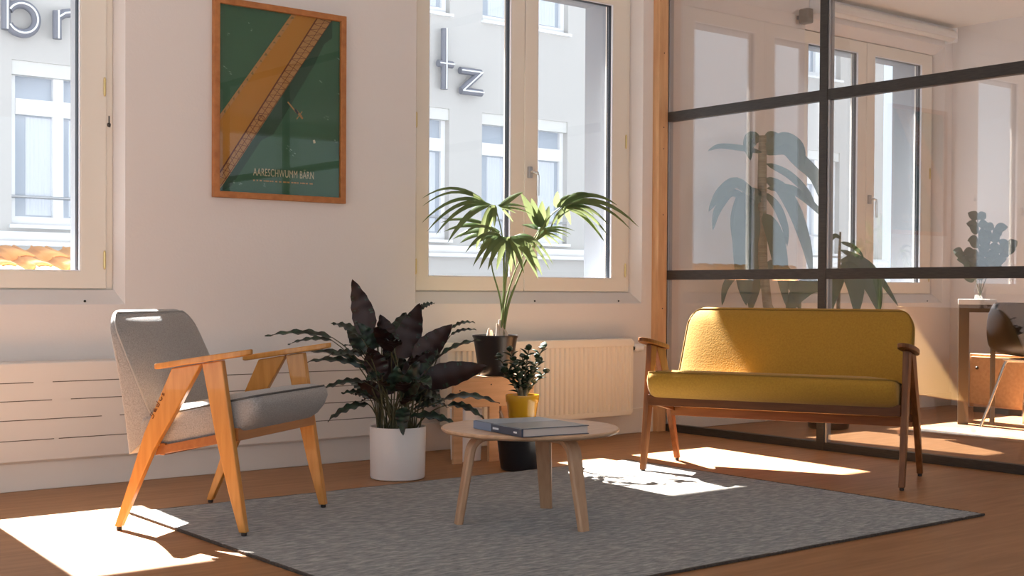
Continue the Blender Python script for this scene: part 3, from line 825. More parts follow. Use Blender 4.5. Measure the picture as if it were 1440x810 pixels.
# ------------------------------------------------------------------ plants
VIEW = radians(-38.5)      # plants are laid out in a frame turned this way about their own pot
def leaf(mb, base, tip, width, nrm, bow=0.06, ruffle=0.0, under=None, seg=9, rng=random, droop=0.0, prof=0.45, phase=0.0):
    """a thin two-sided leaf blade from base to tip; bow lifts the middle along nrm, ruffle waves the margins"""
    base, tip, nrm = Vector(base), Vector(tip), Vector(nrm)
    ax = tip - base; L = ax.length
    nrm = (nrm - ax * (nrm.dot(ax) / ax.length_squared))
    nrm = nrm.normalized() if nrm.length > 1e-5 else ax.orthogonal().normalized()
    side = ax.normalized().cross(nrm)
    mid = (base + tip) / 2 + nrm * bow * L
    up, dn = [], []
    for i in range(seg + 1):
        t = i / seg
        p = bez(base, mid * 2 - (base + tip) / 2, tip, t)
        wv = width * 0.5 * (sin(pi * t ** prof) if 0 < t < 1 else 0.0) ** 0.8 + 0.0008
        for k in (-1, -0.5, 0, 0.5, 1):
            r = ruffle * min(width, 0.06) * sin(t * 30 + phase + (1.3 if k > 0 else 0)) * abs(k) ** 2
            q = p + side * k * wv * (1 + 0.035 * (ruffle > 0) * sin(t * 37 + phase)) + nrm * (abs(k) * wv * 0.28 + r)
            up.append(q + nrm * 0.0004); dn.append(q - nrm * 0.0004)
    f = []
    for i in range(seg):
        for k in range(4):
            a = i * 5 + k; f.append((a, a + 1, a + 6, a + 5))
    mb.cur = 0; mb.add(up, f)
    mb.cur = 1 if under else 0; mb.add(dn, [tuple(reversed(q)) for q in f])
    mb.cur = 0

CAL = [(-0.141,0.0,0.639,-0.209,0,0.9,0.115),(0.003,-0.025,0.543,0.1,-0.05,0.794,0.128),(-0.293,-0.01,0.633,-0.601,-0.02,0.639,0.050),(-0.17,0.025,0.633,-0.312,0.05,0.697,0.062),(-0.305,0.04,0.62,-0.514,0.08,0.598,0.040),(-0.135,0.05,0.498,-0.534,0.1,0.549,0.046),(-0.132,-0.06,0.488,-0.392,-0.12,0.53,0.062),(-0.145,-0.05,0.437,-0.338,-0.1,0.401,0.05),(-0.109,-0.075,0.376,-0.238,-0.15,0.395,0.055),(-0.122,-0.09,0.34,-0.293,-0.18,0.273,0.055),(-0.061,0.04,0.62,-0.09,0.08,0.739,0.085),(0.1,0.03,0.765,0.161,0.06,0.794,0.04),(0.077,-0.04,0.536,0.248,-0.08,0.7,0.115),(0.241,0.0,0.678,0.347,0,0.707,0.034),(0.235,-0.01,0.646,0.354,-0.02,0.675,0.03),(0.161,-0.075,0.524,0.383,-0.15,0.633,0.056),(0.1,-0.07,0.437,0.408,-0.14,0.517,0.122),(0.077,0.0,0.463,0.199,0.0,0.639,0.088),(0.186,-0.06,0.35,0.463,-0.12,0.35,0.056),(0.222,-0.1,0.34,0.395,-0.2,0.289,0.05),(0.064,-0.1,0.289,0.273,-0.2,0.266,0.066),(0.032,-0.095,0.327,0.039,-0.19,0.215,0.057),(-0.084,-0.05,0.45,-0.122,-0.1,0.598,0.115),(0.006,-0.07,0.401,0.006,-0.14,0.517,0.095),(-0.164,0.075,0.556,-0.251,0.15,0.678,0.061),(-0.035,0.08,0.491,-0.051,0.16,0.7,0.088),(0.061,0.075,0.427,0.174,0.15,0.491,0.068),(0.141,0.09,0.411,0.27,0.18,0.491,0.061),(-0.084,-0.025,0.363,-0.18,-0.05,0.443,0.074),(0.109,0.05,0.347,0.199,0.1,0.401,0.068),(-0.035,0.1,0.588,0.019,0.2,0.749,0.074),(-0.116,0.1,0.556,-0.277,0.2,0.588,0.047),(0.048,-0.085,0.363,0.109,-0.17,0.54,0.081),(-0.051,0.01,0.376,-0.035,0.02,0.556,0.101),(0.029,0.05,0.427,0.141,0.1,0.62,0.074),(0.077,-0.025,0.315,0.18,-0.05,0.331,0.061)]
def calathea():
    root = tag(empty('potted_prayer_plant', (3.238, 4.897, 0.0), VIEW), 'bushy plant with long wavy dark maroon and green leaves in a white cylindrical pot', 'potted plant')
    MB().lathe([(0.112, 0.0), (0.121, 0.004), (0.1245, 0.012), (0.127, 0.23), (0.126, 0.236), (0.121, 0.236), (0.119, 0.225), (0.118, 0.19)], n=56, cap1=False).build('pot', M['white_pot'], root, smooth=40)
    MB().lathe([(0.119, 0.196), (0.1185, 0.205), (0.05, 0.212), (0.002, 0.214)], n=32).build('soil', M['soil'], root, smooth=60)
    rng = random.Random(7)
    fol = MB(); st = MB()
    extra = []
    for i in range(26):
        a = rng.uniform(0, 2 * pi); r = rng.uniform(0.05, 0.18); z = rng.uniform(0.33, 0.60); L = rng.uniform(0.12, 0.2)
        extra.append((r * cos(a), r * sin(a), z, (r + L * .8) * cos(a), (r + L * .8) * sin(a), z + rng.uniform(-.04, .14), rng.uniform(0.05, 0.08)))
    for i, (ba, bd, bz, ta, td, tz, wd) in enumerate(CAL + extra):
        base, tip = Vector((ba, bd, bz)), Vector((ta, td, tz))
        ax = (tip - base).normalized()
        steep = abs(ax.z)
        n = Vector((0, -0.35, 1)) if steep < 0.6 else Vector((-ax.x * 0.5, -1 + 2 * (i % 3 == 1), 0.25))
        if wd > 0.08 and steep < 0.7: n = Vector((0, 0.85, 0.6))
        if wd > 0.1: n = Vector((0.1, 0.9, 0.1))
        if wd > 0.1: tip = base + (tip - base) * 1.0
        leaf(fol, base, tip, wd * (0.94 if wd > 0.1 else 1.12), n, bow=0.05 + rng.uniform(0, .06), ruffle=0.09, under=True, seg=22, prof=0.62, phase=rng.uniform(0, 6))
        a = rng.uniform(0, 2 * pi)
        foot = Vector((0.075 * cos(a) * 0.8 + ba * 0.18, 0.06 * sin(a), 0.205))
        ctl = Vector((lerp(foot.x, base.x, 0.35), lerp(foot.y, base.y, 0.35), lerp(foot.z, base.z, 0.75)))
        pts = [bez(foot, ctl, base, k / 8) for k in range(9)]
        st.tube(pts, [lerp(0.0042, 0.0024, k / 8) for k in range(9)], 6)
    fol.build('foliage', [M['cal_top'], M['cal_under']], root, smooth=80)
    st.build('stems', M['stem_dark'], root, smooth=60)
calathea()

def stool():
    w2, d2, t, h = 0.235, 0.125, 0.020, 0.420
    root = tag(empty('plywood_stool', (3.955, 5.215, 0), radians(-6)), 'low plywood stool carrying the palm in front of the radiator', 'stool')
    MB().box(-w2, w2, -d2, d2, h - t, h).build('top_board', M['plywood_h'], root, bevel=0.002)
    za = h - t - 0.125
    comb = [(-w2, 0), (-w2 + 0.052, 0), (-w2 + 0.052, za), (-0.030, za), (-0.030, 0), (0.028, 0), (0.028, za), (w2 - 0.052, za), (w2 - 0.052, 0), (w2, 0), (w2, h - t), (-w2, h - t)]
    MB().prism(comb, -d2, -d2 + t).build('front_panel', M['plywood_h'], root, bevel=0.0015)
    arch = [(-w2 + .16, 0), (-w2 + 0.21, 0), (-w2 + 0.21, za), (w2 - 0.052, za), (w2 - 0.052, 0), (w2, 0), (w2, h - t), (-w2 + .16, h - t)]
    MB().prism(arch, d2 - t, d2).build('rear_panel', M['plywood_h'], root, bevel=0.0015)
    for x, z in ((-w2 + 0.035, h - 0.06), (-0.02, h - 0.035), (w2 - 0.035, h - 0.06)):
        MB().ball((x, -d2, z), 0.004, 0.002, 0.004).build('screw', M['dark_metal'], root)
stool()
def white_bin():
    root = tag(empty('white_planter', (3.850, 5.205, 0.0)), 'tall plain white planter standing inside the opening of the plywood stool', 'planter')
    MB().loft([[(x, y, z) for x, y in rrect(-a, a, a, 0.02, 0)] for z, a in ((0, 0.056), (0.004, 0.060), (0.255, 0.064), (0.26, 0.064), (0.26, 0.059), (0.225, 0.058))]).build('body', M['white_pot'], root, smooth=35)
white_bin()

def palm():
    root = tag(empty('potted_palm', (4.040, 5.215, 0.420), VIEW), 'green kentia palm in a tapered black pot on the plywood stool', 'potted palm')
    MB().lathe([(0.070, 0.0), (0.080, 0.003), (0.084, 0.01), (0.112, 0.19), (0.117, 0.196), (0.117, 0.206), (0.110, 0.206), (0.106, 0.18)], n=48, cap1=False).build('pot', M['black_pot'], root, smooth=40)
    MB().lathe([(0.108, 0.180), (0.06, 0.192), (0.002, 0.196)], n=28).build('soil', M['soil'], root, smooth=60)
    def P(a, h, d): return Vector((a, d, h))      # across, height, depth from the pot's foot
    rng = random.Random(5)
    base = MB()
    for (x, y, h, r) in ((0.028, 0.0, 0.10, 0.017), (0.045, 0.012, 0.07, 0.012), (0.012, -0.012, 0.08, 0.012), (-0.035, 0.0, 0.055, 0.011), (0.055, -0.01, 0.05, 0.010), (-0.022, 0.02, 0.045, 0.009)):
        base.tube([(x, y, 0.185), (x + .002, y, 0.185 + h * .5), (x * .9, y, 0.185 + h)], [r, r * .9, r * .45], 8)
    base.build('stem_base', M['trunk_pale'], root, smooth=60)
    st = MB()
    def stem(pts):
        P3 = [Vector((0.026 + rng.uniform(-.012, .016), rng.uniform(-.012, .012), 0.20))] + pts
        out = []
        for i in range(len(P3) - 1):
            for k in range(5): out.append(P3[i].lerp(P3[i + 1], k / 5))
        out.append(P3[-1])
        for _ in range(3): out = [out[0]] + [(out[i - 1] + out[i] * 2 + out[i + 1]) / 4 for i in range(1, len(out) - 1)] + [out[-1]]
        st.tube(out, [lerp(0.0055, 0.0026, i / (len(out) - 1)) for i in range(len(out))], 7)
    fol = MB()
    def fan(tips, hubs, d0, d1, lift=0.10):
        """leaflets given by tip (across, height, width) springing from points along a short rachis"""
        m = len(tips)
        for i, (u, v, wpx) in enumerate(tips):
            t = i / max(1, m - 1)
            hu = lerp(hubs[0][0], hubs[1][0], t); hv = lerp(hubs[0][1], hubs[1][1], t)
            b = P(hu, hv, lerp(d0, d1, 0.2) + rng.uniform(-.01, .01)); tp = P(u, v, lerp(d0, d1, rng.uniform(0.4, 1.2)))
            ax = tp - b
            n = Vector((0, -0.75, 0.65))
            n = n if abs(ax.normalized().dot(n.normalized())) < 0.9 else Vector((0.3, -0.3, 1))
            # bow upwards so the leaflet arches over and hangs at its end
            bowdir = Vector((0, 0, 1)) - ax * (ax.z / ax.length_squared)
            L = ax.length
            mid = (b + tp) / 2 + Vector((0, 0, 1)) * lift * L * (abs(ax.x) / L + 0.25)
            side = ax.normalized().cross(n).normalized()
            up, f = [], []
            seg = 9
            for k in range(seg + 1):
                s = k / seg
                p = bez(b, mid * 2 - (b + tp) / 2, tp, s)
                wv = 0.76 * wpx * 0.5 * (max(0.0, sin(pi * min(1, s ** 0.62))) ** 0.75) + 0.0006
                tg = (bez(b, mid * 2 - (b + tp) / 2, tp, min(1, s + .05)) - bez(b, mid * 2 - (b + tp) / 2, tp, max(0, s - .05))).normalized()
                sd = tg.cross(n).normalized()
                nn = sd.cross(tg)
                up += [p + sd * wv - nn * wv * 0.25, p, p - sd * wv - nn * wv * 0.25]
            for k in range(seg):
                q = k * 3
                f += [(q, q + 1, q + 4, q + 3), (q + 1, q + 2, q + 5, q + 4)]
            fol.add(up, f)
    # left frond
    fan([(-0.372, 0.898, 0.029), (-0.369, 0.858, 0.026), (-0.372, 0.774, 0.033), (-0.350, 0.730, 0.036), (-0.303, 0.716, 0.040), (-0.245, 0.676, 0.055), (-0.102, 0.635, 0.047), (-0.066, 0.661, 0.033), (-0.036, 0.730, 0.033), (-0.007, 0.752, 0.029)], ((-0.051, 0.880), (-0.004, 0.869)), 0.02, -0.05, 0.16)
    fan([(0.161, 0.858, 0.026), (0.102, 0.829, 0.022), (0.139, 0.938, 0.047), (0.179, 0.829, 0.022), (0.088, 0.785, 0.022)], ((0.007, 0.869), (0.029, 0.854)), 0.0, 0.06, 0.06)
    # front frond, fanning towards the viewer and hanging down
    fan([(-0.172, 0.694, 0.029), (-0.146, 0.617, 0.033), (-0.109, 0.552, 0.044), (-0.077, 0.537, 0.047), (-0.036, 0.533, 0.047), (0.007, 0.533, 0.047), (0.080, 0.522, 0.047), (0.102, 0.541, 0.036), (0.142, 0.519, 0.047), (0.212, 0.493, 0.062), (0.234, 0.508, 0.066), (0.270, 0.537, 0.033), (0.288, 0.562, 0.029)], ((0.029, 0.701), (0.095, 0.705)), -0.10, -0.22, 0.22)
    # frond behind on the left, lit from the street
    fan([(-0.288, 0.785, 0.036), (-0.270, 0.738, 0.044), (-0.226, 0.701, 0.058), (-0.190, 0.679, 0.062), (-0.135, 0.661, 0.062), (-0.088, 0.646, 0.055), (-0.190, 0.763, 0.040)], ((-0.007, 0.749), (0.029, 0.727)), 0.10, 0.16, 0.10)
    # upright lit frond in the middle
    fan([(0.128, 0.938, 0.062), (0.182, 0.913, 0.066), (0.237, 0.898, 0.066), (0.161, 0.865, 0.055), (0.274, 0.873, 0.051), (0.131, 0.774, 0.044), (0.164, 0.763, 0.044), (0.193, 0.683, 0.047)], ((0.219, 0.763), (0.263, 0.749)), 0.05, 0.10, 0.04)
    # right frond
    fan([(0.314, 0.942, 0.044), (0.383, 0.924, 0.036), (0.504, 0.920, 0.047), (0.620, 0.873, 0.044), (0.730, 0.763, 0.044), (0.690, 0.749, 0.033), (0.573, 0.719, 0.033), (0.558, 0.683, 0.036), (0.544, 0.698, 0.029), (0.577, 0.771, 0.033), (0.504, 0.818, 0.040), (0.383, 0.771, 0.040), (0.310, 0.763, 0.036), (0.277, 0.749, 0.029)], ((0.307, 0.858), (0.358, 0.865)), 0.03, 0.02, 0.16)
    # low right frond at the back
    fan([(0.412, 0.749, 0.022), (0.380, 0.716, 0.022), (0.358, 0.690, 0.026), (0.332, 0.676, 0.026), (0.292, 0.665, 0.029), (0.394, 0.730, 0.022)], ((0.204, 0.734), (0.234, 0.741)), 0.12, 0.2, 0.10)
    stem([P(0.029, 0.391, 0), P(-0.029, 0.566, 0.03), P(-0.007, 0.756, 0.05)])
    stem([P(0.044, 0.464, 0), P(0.036, 0.719, 0.0), P(-0.007, 0.869, 0.0)])
    stem([P(0.047, 0.427, -.02), P(0.058, 0.698, -.11)])
    stem([P(0.051, 0.464, -.01), P(0.073, 0.665, -.08)])
    stem([P(0.069, 0.391, .01), P(0.142, 0.555, .03), P(0.234, 0.763, .05)])
    stem([P(0.066, 0.373, .01), P(0.168, 0.628, .03), P(0.270, 0.814, .03), P(0.336, 0.865, .03)])
    stem([P(0.058, 0.409, .02), P(0.109, 0.566, .06), P(0.219, 0.741, .1)])
    fol.build('fronds', M['palm'], root, smooth=70)
    st.build('stems', M['stem'], root, smooth=60)
palm()

def black_planter():
    root = tag(empty('black_planter', (3.860, 4.790, 0.0)), 'black tapered floor planter behind the coffee table, holding the yellow pot', 'planter')
    MB().lathe([(0.078, 0), (0.086, 0.004), (0.090, 0.012), (0.116, 0.215), (0.118, 0.222), (0.112, 0.222), (0.108, 0.20)], n=44, cap1=False).build('body', M['black_pot'], root, smooth=40)
    MB().lathe([(0.1085, 0.196), (0.06, 0.199), (0.002, 0.199)], n=28).build('soil', M['soil'], root, smooth=60)
    st = MB().tube([(-0.09, -0.02, 0.195), (-0.118, 0.0, 0.285)], 0.008, 8).build('wooden_stake', M['oak_leg'], root, smooth=50)
black_planter()

def jade():
    root = tag(empty('potted_jade_plant', (3.870, 4.782, 0.1995), VIEW), 'small jade plant with dark oval leaves in a glossy yellow pot', 'potted plant')
    MB().lathe([(0.048, 0.0), (0.056, 0.003), (0.060, 0.010), (0.075, 0.120), (0.079, 0.126), (0.081, 0.150), (0.080, 0.158), (0.075, 0.158), (0.072, 0.14)], n=44, cap1=False).build('pot', M['yellow_pot'], root, smooth=40)
    MB().lathe([(0.0735, 0.135), (0.04, 0.145), (0.002, 0.146)], n=24).build('soil', M['soil'], root, smooth=60)
    rng = random.Random(21)
    st, fol = MB(), MB()
    br = [((0.0, 0.0), (-0.055, 0.02, 0.36)), ((0.005, 0.0), (0.025, -0.02, 0.37)), ((0.01, 0.01), (0.085, 0.0, 0.375)), ((-0.01, 0.01), (-0.10, 0.0, 0.33)), ((0.01, -0.01), (0.07, -0.03, 0.31)), ((0.0, -0.015), (-0.03, -0.05, 0.30)), ((0.0, 0.01), (0.0, 0.05, 0.33)), ((0.01, 0.0), (0.10, 0.02, 0.26)), ((-0.005, 0.0), (-0.08, -0.02, 0.26))]
    for (bx, by), tip in br:
        b, tp = Vector((bx, by, 0.14)), Vector((tip[0] * 1.12, tip[1], tip[2]))
        c = Vector((lerp(bx, tp.x, 0.25), lerp(by, tp.y, 0.25), lerp(0.14, tp.z, 0.55)))
        pts = [bez(b, c, tp, k / 9) for k in range(10)]
        st.tube(pts, [lerp(0.0085, 0.003, k / 9) for k in range(10)], 7)
        for k in range(2, 10):
            for s in range(3 if k == 9 else 2):
                a = k * 1.57 + s * pi + rng.uniform(-.4, .4)
                L = rng.uniform(0.036, 0.056)
                dr = Vector((cos(a), sin(a), rng.uniform(0.1, 0.9))).normalized()
                n = Vector((-dr.x * dr.z, -dr.y * dr.z, 1)).normalized()
                if rng.random() < 0.25 and k < 4: continue
                q = pts[k]
                side = dr.cross(n).normalized()
                rings = []
                for j in range(7):
                    t = j / 6
                    r = 0.0125 * max(0.06, sin(pi * min(1, t ** 0.75))) * (L / 0.038)
                    p = q + dr * L * t + n * 0.006 * sin(pi * t)
                    rings.append([p + side * r * cos(2 * pi * m / 8) + n * r * 0.28 * sin(2 * pi * m / 8) for m in range(8)])
                fol.loft(rings)
    fol.build('leaves', M['jade'], root, smooth=60)
    st.build('stems', M['bark'], root, smooth=60)
jade()
# ------------------------------------------------------------------ neighbouring office behind the glass
# leaf spines of the cane plant as (across, height) points, with leaf width and depth offset, in metres
CANE_LEAVES = [([(-0.442, 1.722), (-0.566, 1.744), (-0.721, 1.757), (-0.788, 1.722)], 0.04, -0.12), ([(-0.442, 1.412), (-0.611, 1.545), (-0.721, 1.456), (-0.788, 1.346)], 0.075, -0.16), ([(-0.442, 1.346), (-0.633, 1.5), (-0.73, 1.346), (-0.748, 1.235)], 0.053, -0.08), ([(-0.442, 1.412), (-0.558, 1.456), (-0.611, 1.301), (-0.611, 1.133)], 0.075, -0.05), ([(-0.442, 1.478), (-0.531, 1.434), (-0.575, 1.213), (-0.566, 0.903), (-0.544, 0.77)], 0.133, -0.12), ([(-0.425, 1.744), (-0.301, 1.823), (-0.204, 1.766), (-0.177, 1.646)], 0.08, -0.05), ([(-0.416, 1.722), (-0.279, 1.766), (-0.19, 1.677), (-0.08, 1.589), (-0.009, 1.412), (-0.004, 1.257)], 0.106, 0.1), ([(-0.412, 1.655), (-0.279, 1.589), (-0.168, 1.478), (-0.106, 1.354)], 0.053, -0.1), ([(-0.412, 1.567), (-0.301, 1.5), (-0.212, 1.346), (-0.133, 1.124), (-0.102, 0.947)], 0.097, 0.05), ([(-0.412, 1.478), (-0.323, 1.39), (-0.265, 1.257), (-0.248, 1.146)], 0.058, 0.1), ([(-0.407, 1.5), (-0.257, 1.5), (-0.124, 1.39), (-0.022, 1.266)], 0.058, -0.1), ([(-0.456, 1.788), (-0.496, 1.823), (-0.522, 1.766), (-0.504, 1.677)], 0.088, 0.0), ([(-0.434, 1.434), (-0.496, 1.346), (-0.522, 1.08), (-0.513, 0.77)], 0.124, -0.02), ([(-0.425, 1.346), (-0.363, 1.213), (-0.323, 0.992), (-0.292, 0.762)], 0.115, -0.1), ([(-0.434, 1.213), (-0.456, 1.036), (-0.469, 0.903), (-0.478, 0.726)], 0.133, 0.1), ([(-0.456, 0.992), (-0.611, 0.969), (-0.673, 0.881), (-0.69, 0.77)], 0.053, -0.1), ([(-0.398, 1.036), (-0.301, 0.992), (-0.212, 0.903), (-0.159, 0.726)], 0.106, 0.1), ([(-0.416, 1.788), (-0.389, 1.841), (-0.336, 1.832), (-0.301, 1.788)], 0.044, 0), ([(0.066, 1.036), (0.119, 0.969), (0.142, 0.859), (0.142, 0.704)], 0.133, -0.1), ([(0.066, 1.058), (0.208, 0.992), (0.283, 0.881), (0.327, 0.726)], 0.15, 0.05), ([(0.066, 1.124), (0.252, 1.036), (0.363, 0.903), (0.46, 0.77)], 0.053, 0.1), ([(0.066, 0.992), (0.009, 0.925), (-0.027, 0.815), (-0.035, 0.682)], 0.115, -0.1), ([(0.066, 1.191), (0.031, 1.213), (0.009, 1.191), (-0.004, 1.16)], 0.027, 0), ([(0.066, 1.169), (0.133, 1.146), (0.177, 1.115), (0.212, 1.071)], 0.031, 0), ([(0.066, 0.903), (-0.124, 0.903), (-0.212, 0.815), (-0.248, 0.682)], 0.115, 0.1)]
def cane_plant():
    root = tag(empty('potted_cane_plant', (6.60, 5.10, 0.0), VIEW), 'tall plant with long drooping leaves in a dark pot behind the glass partition', 'potted plant')
    MB().lathe([(0.11, 0), (0.12, 0.004), (0.125, 0.012), (0.145, 0.26), (0.148, 0.27), (0.140, 0.27), (0.135, 0.24)], n=36, cap1=False).build('pot', M['black_pot'], root, smooth=40)
    MB().lathe([(0.137, 0.235), (0.06, 0.245), (0.002, 0.245)], n=24).build('soil', M['soil'], root, smooth=60)
    tk = MB()
    tk.tube([Vector((0.000, 0, 0.036)), Vector((-0.088, 0, 0.284)), Vector((-0.279, 0, 0.549)), Vector((-0.389, 0, 0.770)), Vector((-0.420, 0, 1.036)), Vector((-0.429, 0, 1.346)), Vector((-0.429, 0, 1.655)), Vector((-0.429, 0, 1.832))], [0.030, 0.030, 0.030, 0.030, 0.029, 0.029, 0.028, 0.024], 12)
    tk.tube([Vector((0.009, .02, 0.036)), Vector((0.035, .02, 0.372)), Vector((0.062, .03, 0.726)), Vector((0.066, .03, 1.080)), Vector((0.071, .03, 1.235))], [0.016, 0.015, 0.013, 0.010, 0.006], 10)
    tk.build('cane', M['bark'], root, smooth=60)
    fol = MB()
    rng = random.Random(12)
    for (pts, wpx, d) in CANE_LEAVES:
        P3 = [Vector((u, d * (0.3 + 0.7 * i / (len(pts) - 1)), v)) for i, (u, v) in enumerate(pts)]
        out = []
        for i in range(len(P3) - 1):
            for k in range(5): out.append(P3[i].lerp(P3[i + 1], k / 5))
        out.append(P3[-1])
        for _ in range(3): out = [out[0]] + [(out[i - 1] + out[i] * 2 + out[i + 1]) / 4 for i in range(1, len(out) - 1)] + [out[-1]]
        n = len(out); V = []; F = []
        for i, p in enumerate(out):
            tg = (out[min(i + 1, n - 1)] - out[max(i - 1, 0)]).normalized()
            nv = Vector((0.15, -1, 0.35)); sd = tg.cross(nv).normalized(); nn = sd.cross(tg)
            t = i / (n - 1); wv = wpx * 0.5 * max(0, sin(pi * t ** 0.7)) ** 0.7 + 0.001
            V += [p + sd * wv + nn * wv * .3, p, p - sd * wv + nn * wv * .3]
        for i in range(n - 1):
            q = i * 3; F += [(q, q + 1, q + 4, q + 3), (q + 1, q + 2, q + 5, q + 4)]
        fol.add(V, F)
    fol.build('foliage', M['drac'], root, smooth=70)
cane_plant()

def far_table():
    root = tag(empty('plant_stand', (7.50, 4.77, 0.0), radians(-57.5)), 'narrow white-topped stand on dark legs beside the black chair behind the glass', 'stand')
    w, d, z = 0.235, 0.26, 0.815
    MB().box(0, w, 0, d, z - 0.035, z).build('top_board', M['tabletop_white'], root, bevel=0.003)
    MB().box(0.004, 0.07, 0.005, 0.065, 0.0, z - 0.035).build('leg', M['table_leg_dark'], root, bevel=0.003)
    MB().box(w - 0.030, w - 0.004, 0.005, 0.03, 0.0, z - 0.035).build('leg', M['table_leg_dark'], root, bevel=0.003)
    MB().box(0.004, 0.03, d - 0.03, d - 0.005, 0.0, z - 0.035).build('leg', M['table_leg_dark'], root, bevel=0.003)
    MB().box(w - 0.030, w - 0.004, d - 0.03, d - 0.005, 0.0, z - 0.035).build('leg', M['table_leg_dark'], root, bevel=0.003)
    MB().box(0.07, w - 0.03, 0.01, 0.028, z - 0.085, z - 0.035).build('apron', M['table_leg_dark'], root)
far_table()

def shell_chair():
    root = tag(empty('shell_chair', (7.68, 4.34, 0.0), radians(-6)), 'black shell chair on thin chrome legs behind the glass partition', 'chair')
    # shell: seat pan curving up into the back
    prof = [(0.22, 0.440), (0.20, 0.455), (0.10, 0.452), (0.0, 0.447), (-0.10, 0.452), (-0.17, 0.475), (-0.205, 0.53), (-0.225, 0.62), (-0.24, 0.72), (-0.25, 0.80)]
    hw = [0.17, 0.20, 0.22, 0.225, 0.22, 0.215, 0.215, 0.22, 0.215, 0.17]
    V, F = [], []
    m = 9
    for (x, z), w in zip(prof, hw):
        for k in range(m):
            s = -1 + 2 * k / (m - 1)
            back = max(0, (z - 0.47) / 0.3)
            V.append((x + 0.06 * back * s * s, w * s, z + 0.025 * s * s * (1 - min(1, back))))
    N = len(prof)
    for i in range(N - 1):
        for k in range(m - 1):
            a = i * m + k; F.append((a, a + 1, a + m + 1, a + m))
    sh = MB().add(V, F).build('shell', M['shell_black'], root, smooth=70)
    s = sh.modifiers.new('thick', 'SOLIDIFY'); s.thickness = 0.010
    ss = sh.modifiers.new('sub', 'SUBSURF'); ss.levels = 1; ss.render_levels = 1
    MB().loft([[(x, y, z) for x, y in rrect(-0.13 - e, 0.17 + e, 0.165 + e, 0.06, 0)] for z, e in ((0.425, -0.01), (0.43, 0), (0.437, 0))]).build('under_seat_plate', M['seat_white'], root, smooth=40)
    for fx, fy, tx, ty in ((0.21, 0.23, 0.13, 0.14), (0.21, -0.23, 0.13, -0.14), (-0.23, 0.22, -0.11, 0.13), (-0.23, -0.22, -0.11, -0.13)):
        MB().tube([(tx * 0.3, ty * 0.4, 0.425), (tx * 0.9, ty * 0.9, 0.425), (tx, ty, 0.415), (tx + (fx - tx) * .08, ty + (fy - ty) * .08, 0.385), (fx, fy, 0.0)], 0.0095, 10).build('leg', M['chrome'], root, smooth=50)
shell_chair()

def sideboard():
    root = tag(empty('low_sideboard', (8.56, 4.55, 0.0)), 'low orange wooden sideboard along the far wall of the neighbouring office', 'sideboard')
    MB().box(-0.18, 0.18, -1.0, 0.68, 0.04, 0.42).build('carcass', M['plywood_h'], root, bevel=0.003)
    for i in range(3):
        y = -0.98 + i * 0.555
        d = MB().box(-0.192, -0.18, y, y + 0.535, 0.06, 0.40).build('door', M['plywood_h'], root, bevel=0.002)
        MB().ball((-0.198, y + 0.48, 0.32), 0.012, 0.012, 0.012).build('knob', M['dark_metal'], d, smooth=60)
    MB().box(-0.16, 0.17, -0.98, 0.66, 0.0, 0.04).build('plinth', M['table_leg_dark'], root)
sideboard()

def round_leaf_plant():
    root = tag(empty('round_leaf_plant', (7.64, 4.70, 0.8155), VIEW), 'sprig with round grey-green leaves in a small glass vase on the white-topped stand', 'plant')
    MB().lathe([(0.03, 0), (0.035, 0.004), (0.038, 0.06), (0.022, 0.10), (0.024, 0.12)], n=20, cap1=False).build('vase', M['pglass'], root, smooth=50)
    st, fol = MB(), MB(); rng = random.Random(3)
    for tip in ((-0.02, 0.0, 0.52), (0.10, 0.03, 0.46), (-0.12, -0.02, 0.30), (0.16, -0.04, 0.34)):
        b = Vector((0, 0, 0.01)); tp = Vector(tip); c = Vector((tp.x * .25, tp.y * .25, tp.z * .6))
        pts = [bez(b, c, tp, k / 10) for k in range(11)]
        st.tube(pts, 0.003, 6)
        for k in range(4, 11):
            for s in (-1, 1):
                dr = Vector((s * 0.9, rng.uniform(-.5, .5), rng.uniform(-.1, .7))).normalized()
                leaf(fol, pts[k], pts[k] + dr * rng.uniform(0.06, 0.085), rng.uniform(0.055, 0.07), Vector((0.1, -1, 0.3)), bow=0.05, seg=8, prof=0.9)
    fol.build('leaves', M['euca'], root, smooth=60)
    st.build('stems', M['stem_dark'], root, smooth=60)
round_leaf_plant()

def roller_blind():
    root = tag(empty('roller_blind', (7.86, 5.585, 2.79)), 'rolled-up pale roller blind above the window of the neighbouring office', 'blind')
    x0, x1 = -0.80, 0.79
    ring = lambda x, r: [(x, r * cos(2 * pi * k / 24), r * sin(2 * pi * k / 24)) for k in range(24)]
    MB().loft([ring(x0, 0.045), ring(x1, 0.045)]).build('roll', M['blind'], root, smooth=40)
    MB().box(x0, x1, -0.052, -0.044, -0.03, 0.0).build('hem_bar', M['trim'], root)
    for x in (x0 - 0.012, x1 + 0.002):
        MB().box(x, x + 0.010, -0.05, 0.054, -0.055, 0.055).build('bracket', M['white_plastic'], root, bevel=0.004)
    MB().tube([(x1 + 0.012, 0, 0), (x1 + 0.035, 0, 0), (x1 + 0.045, -0.01, 0.012)], 0.007, 8).build('crank_hook', M['dark_metal'], root, smooth=50)
roller_blind()
def speaker():
    root = tag(empty('wall_speaker', (6.93, 5.58, 2.70)), 'small dark box mounted high on the wall at the left end of the blind', 'speaker')
    MB().box(-0.032, 0.032, -0.05, 0.03, -0.05, 0.05).build('body', M['table_leg_dark'], root, bevel=0.012)
    MB().box(-0.012, 0.012, 0.03, 0.06, -0.012, 0.012).build('bracket', M['dark_metal'], root)
speaker()
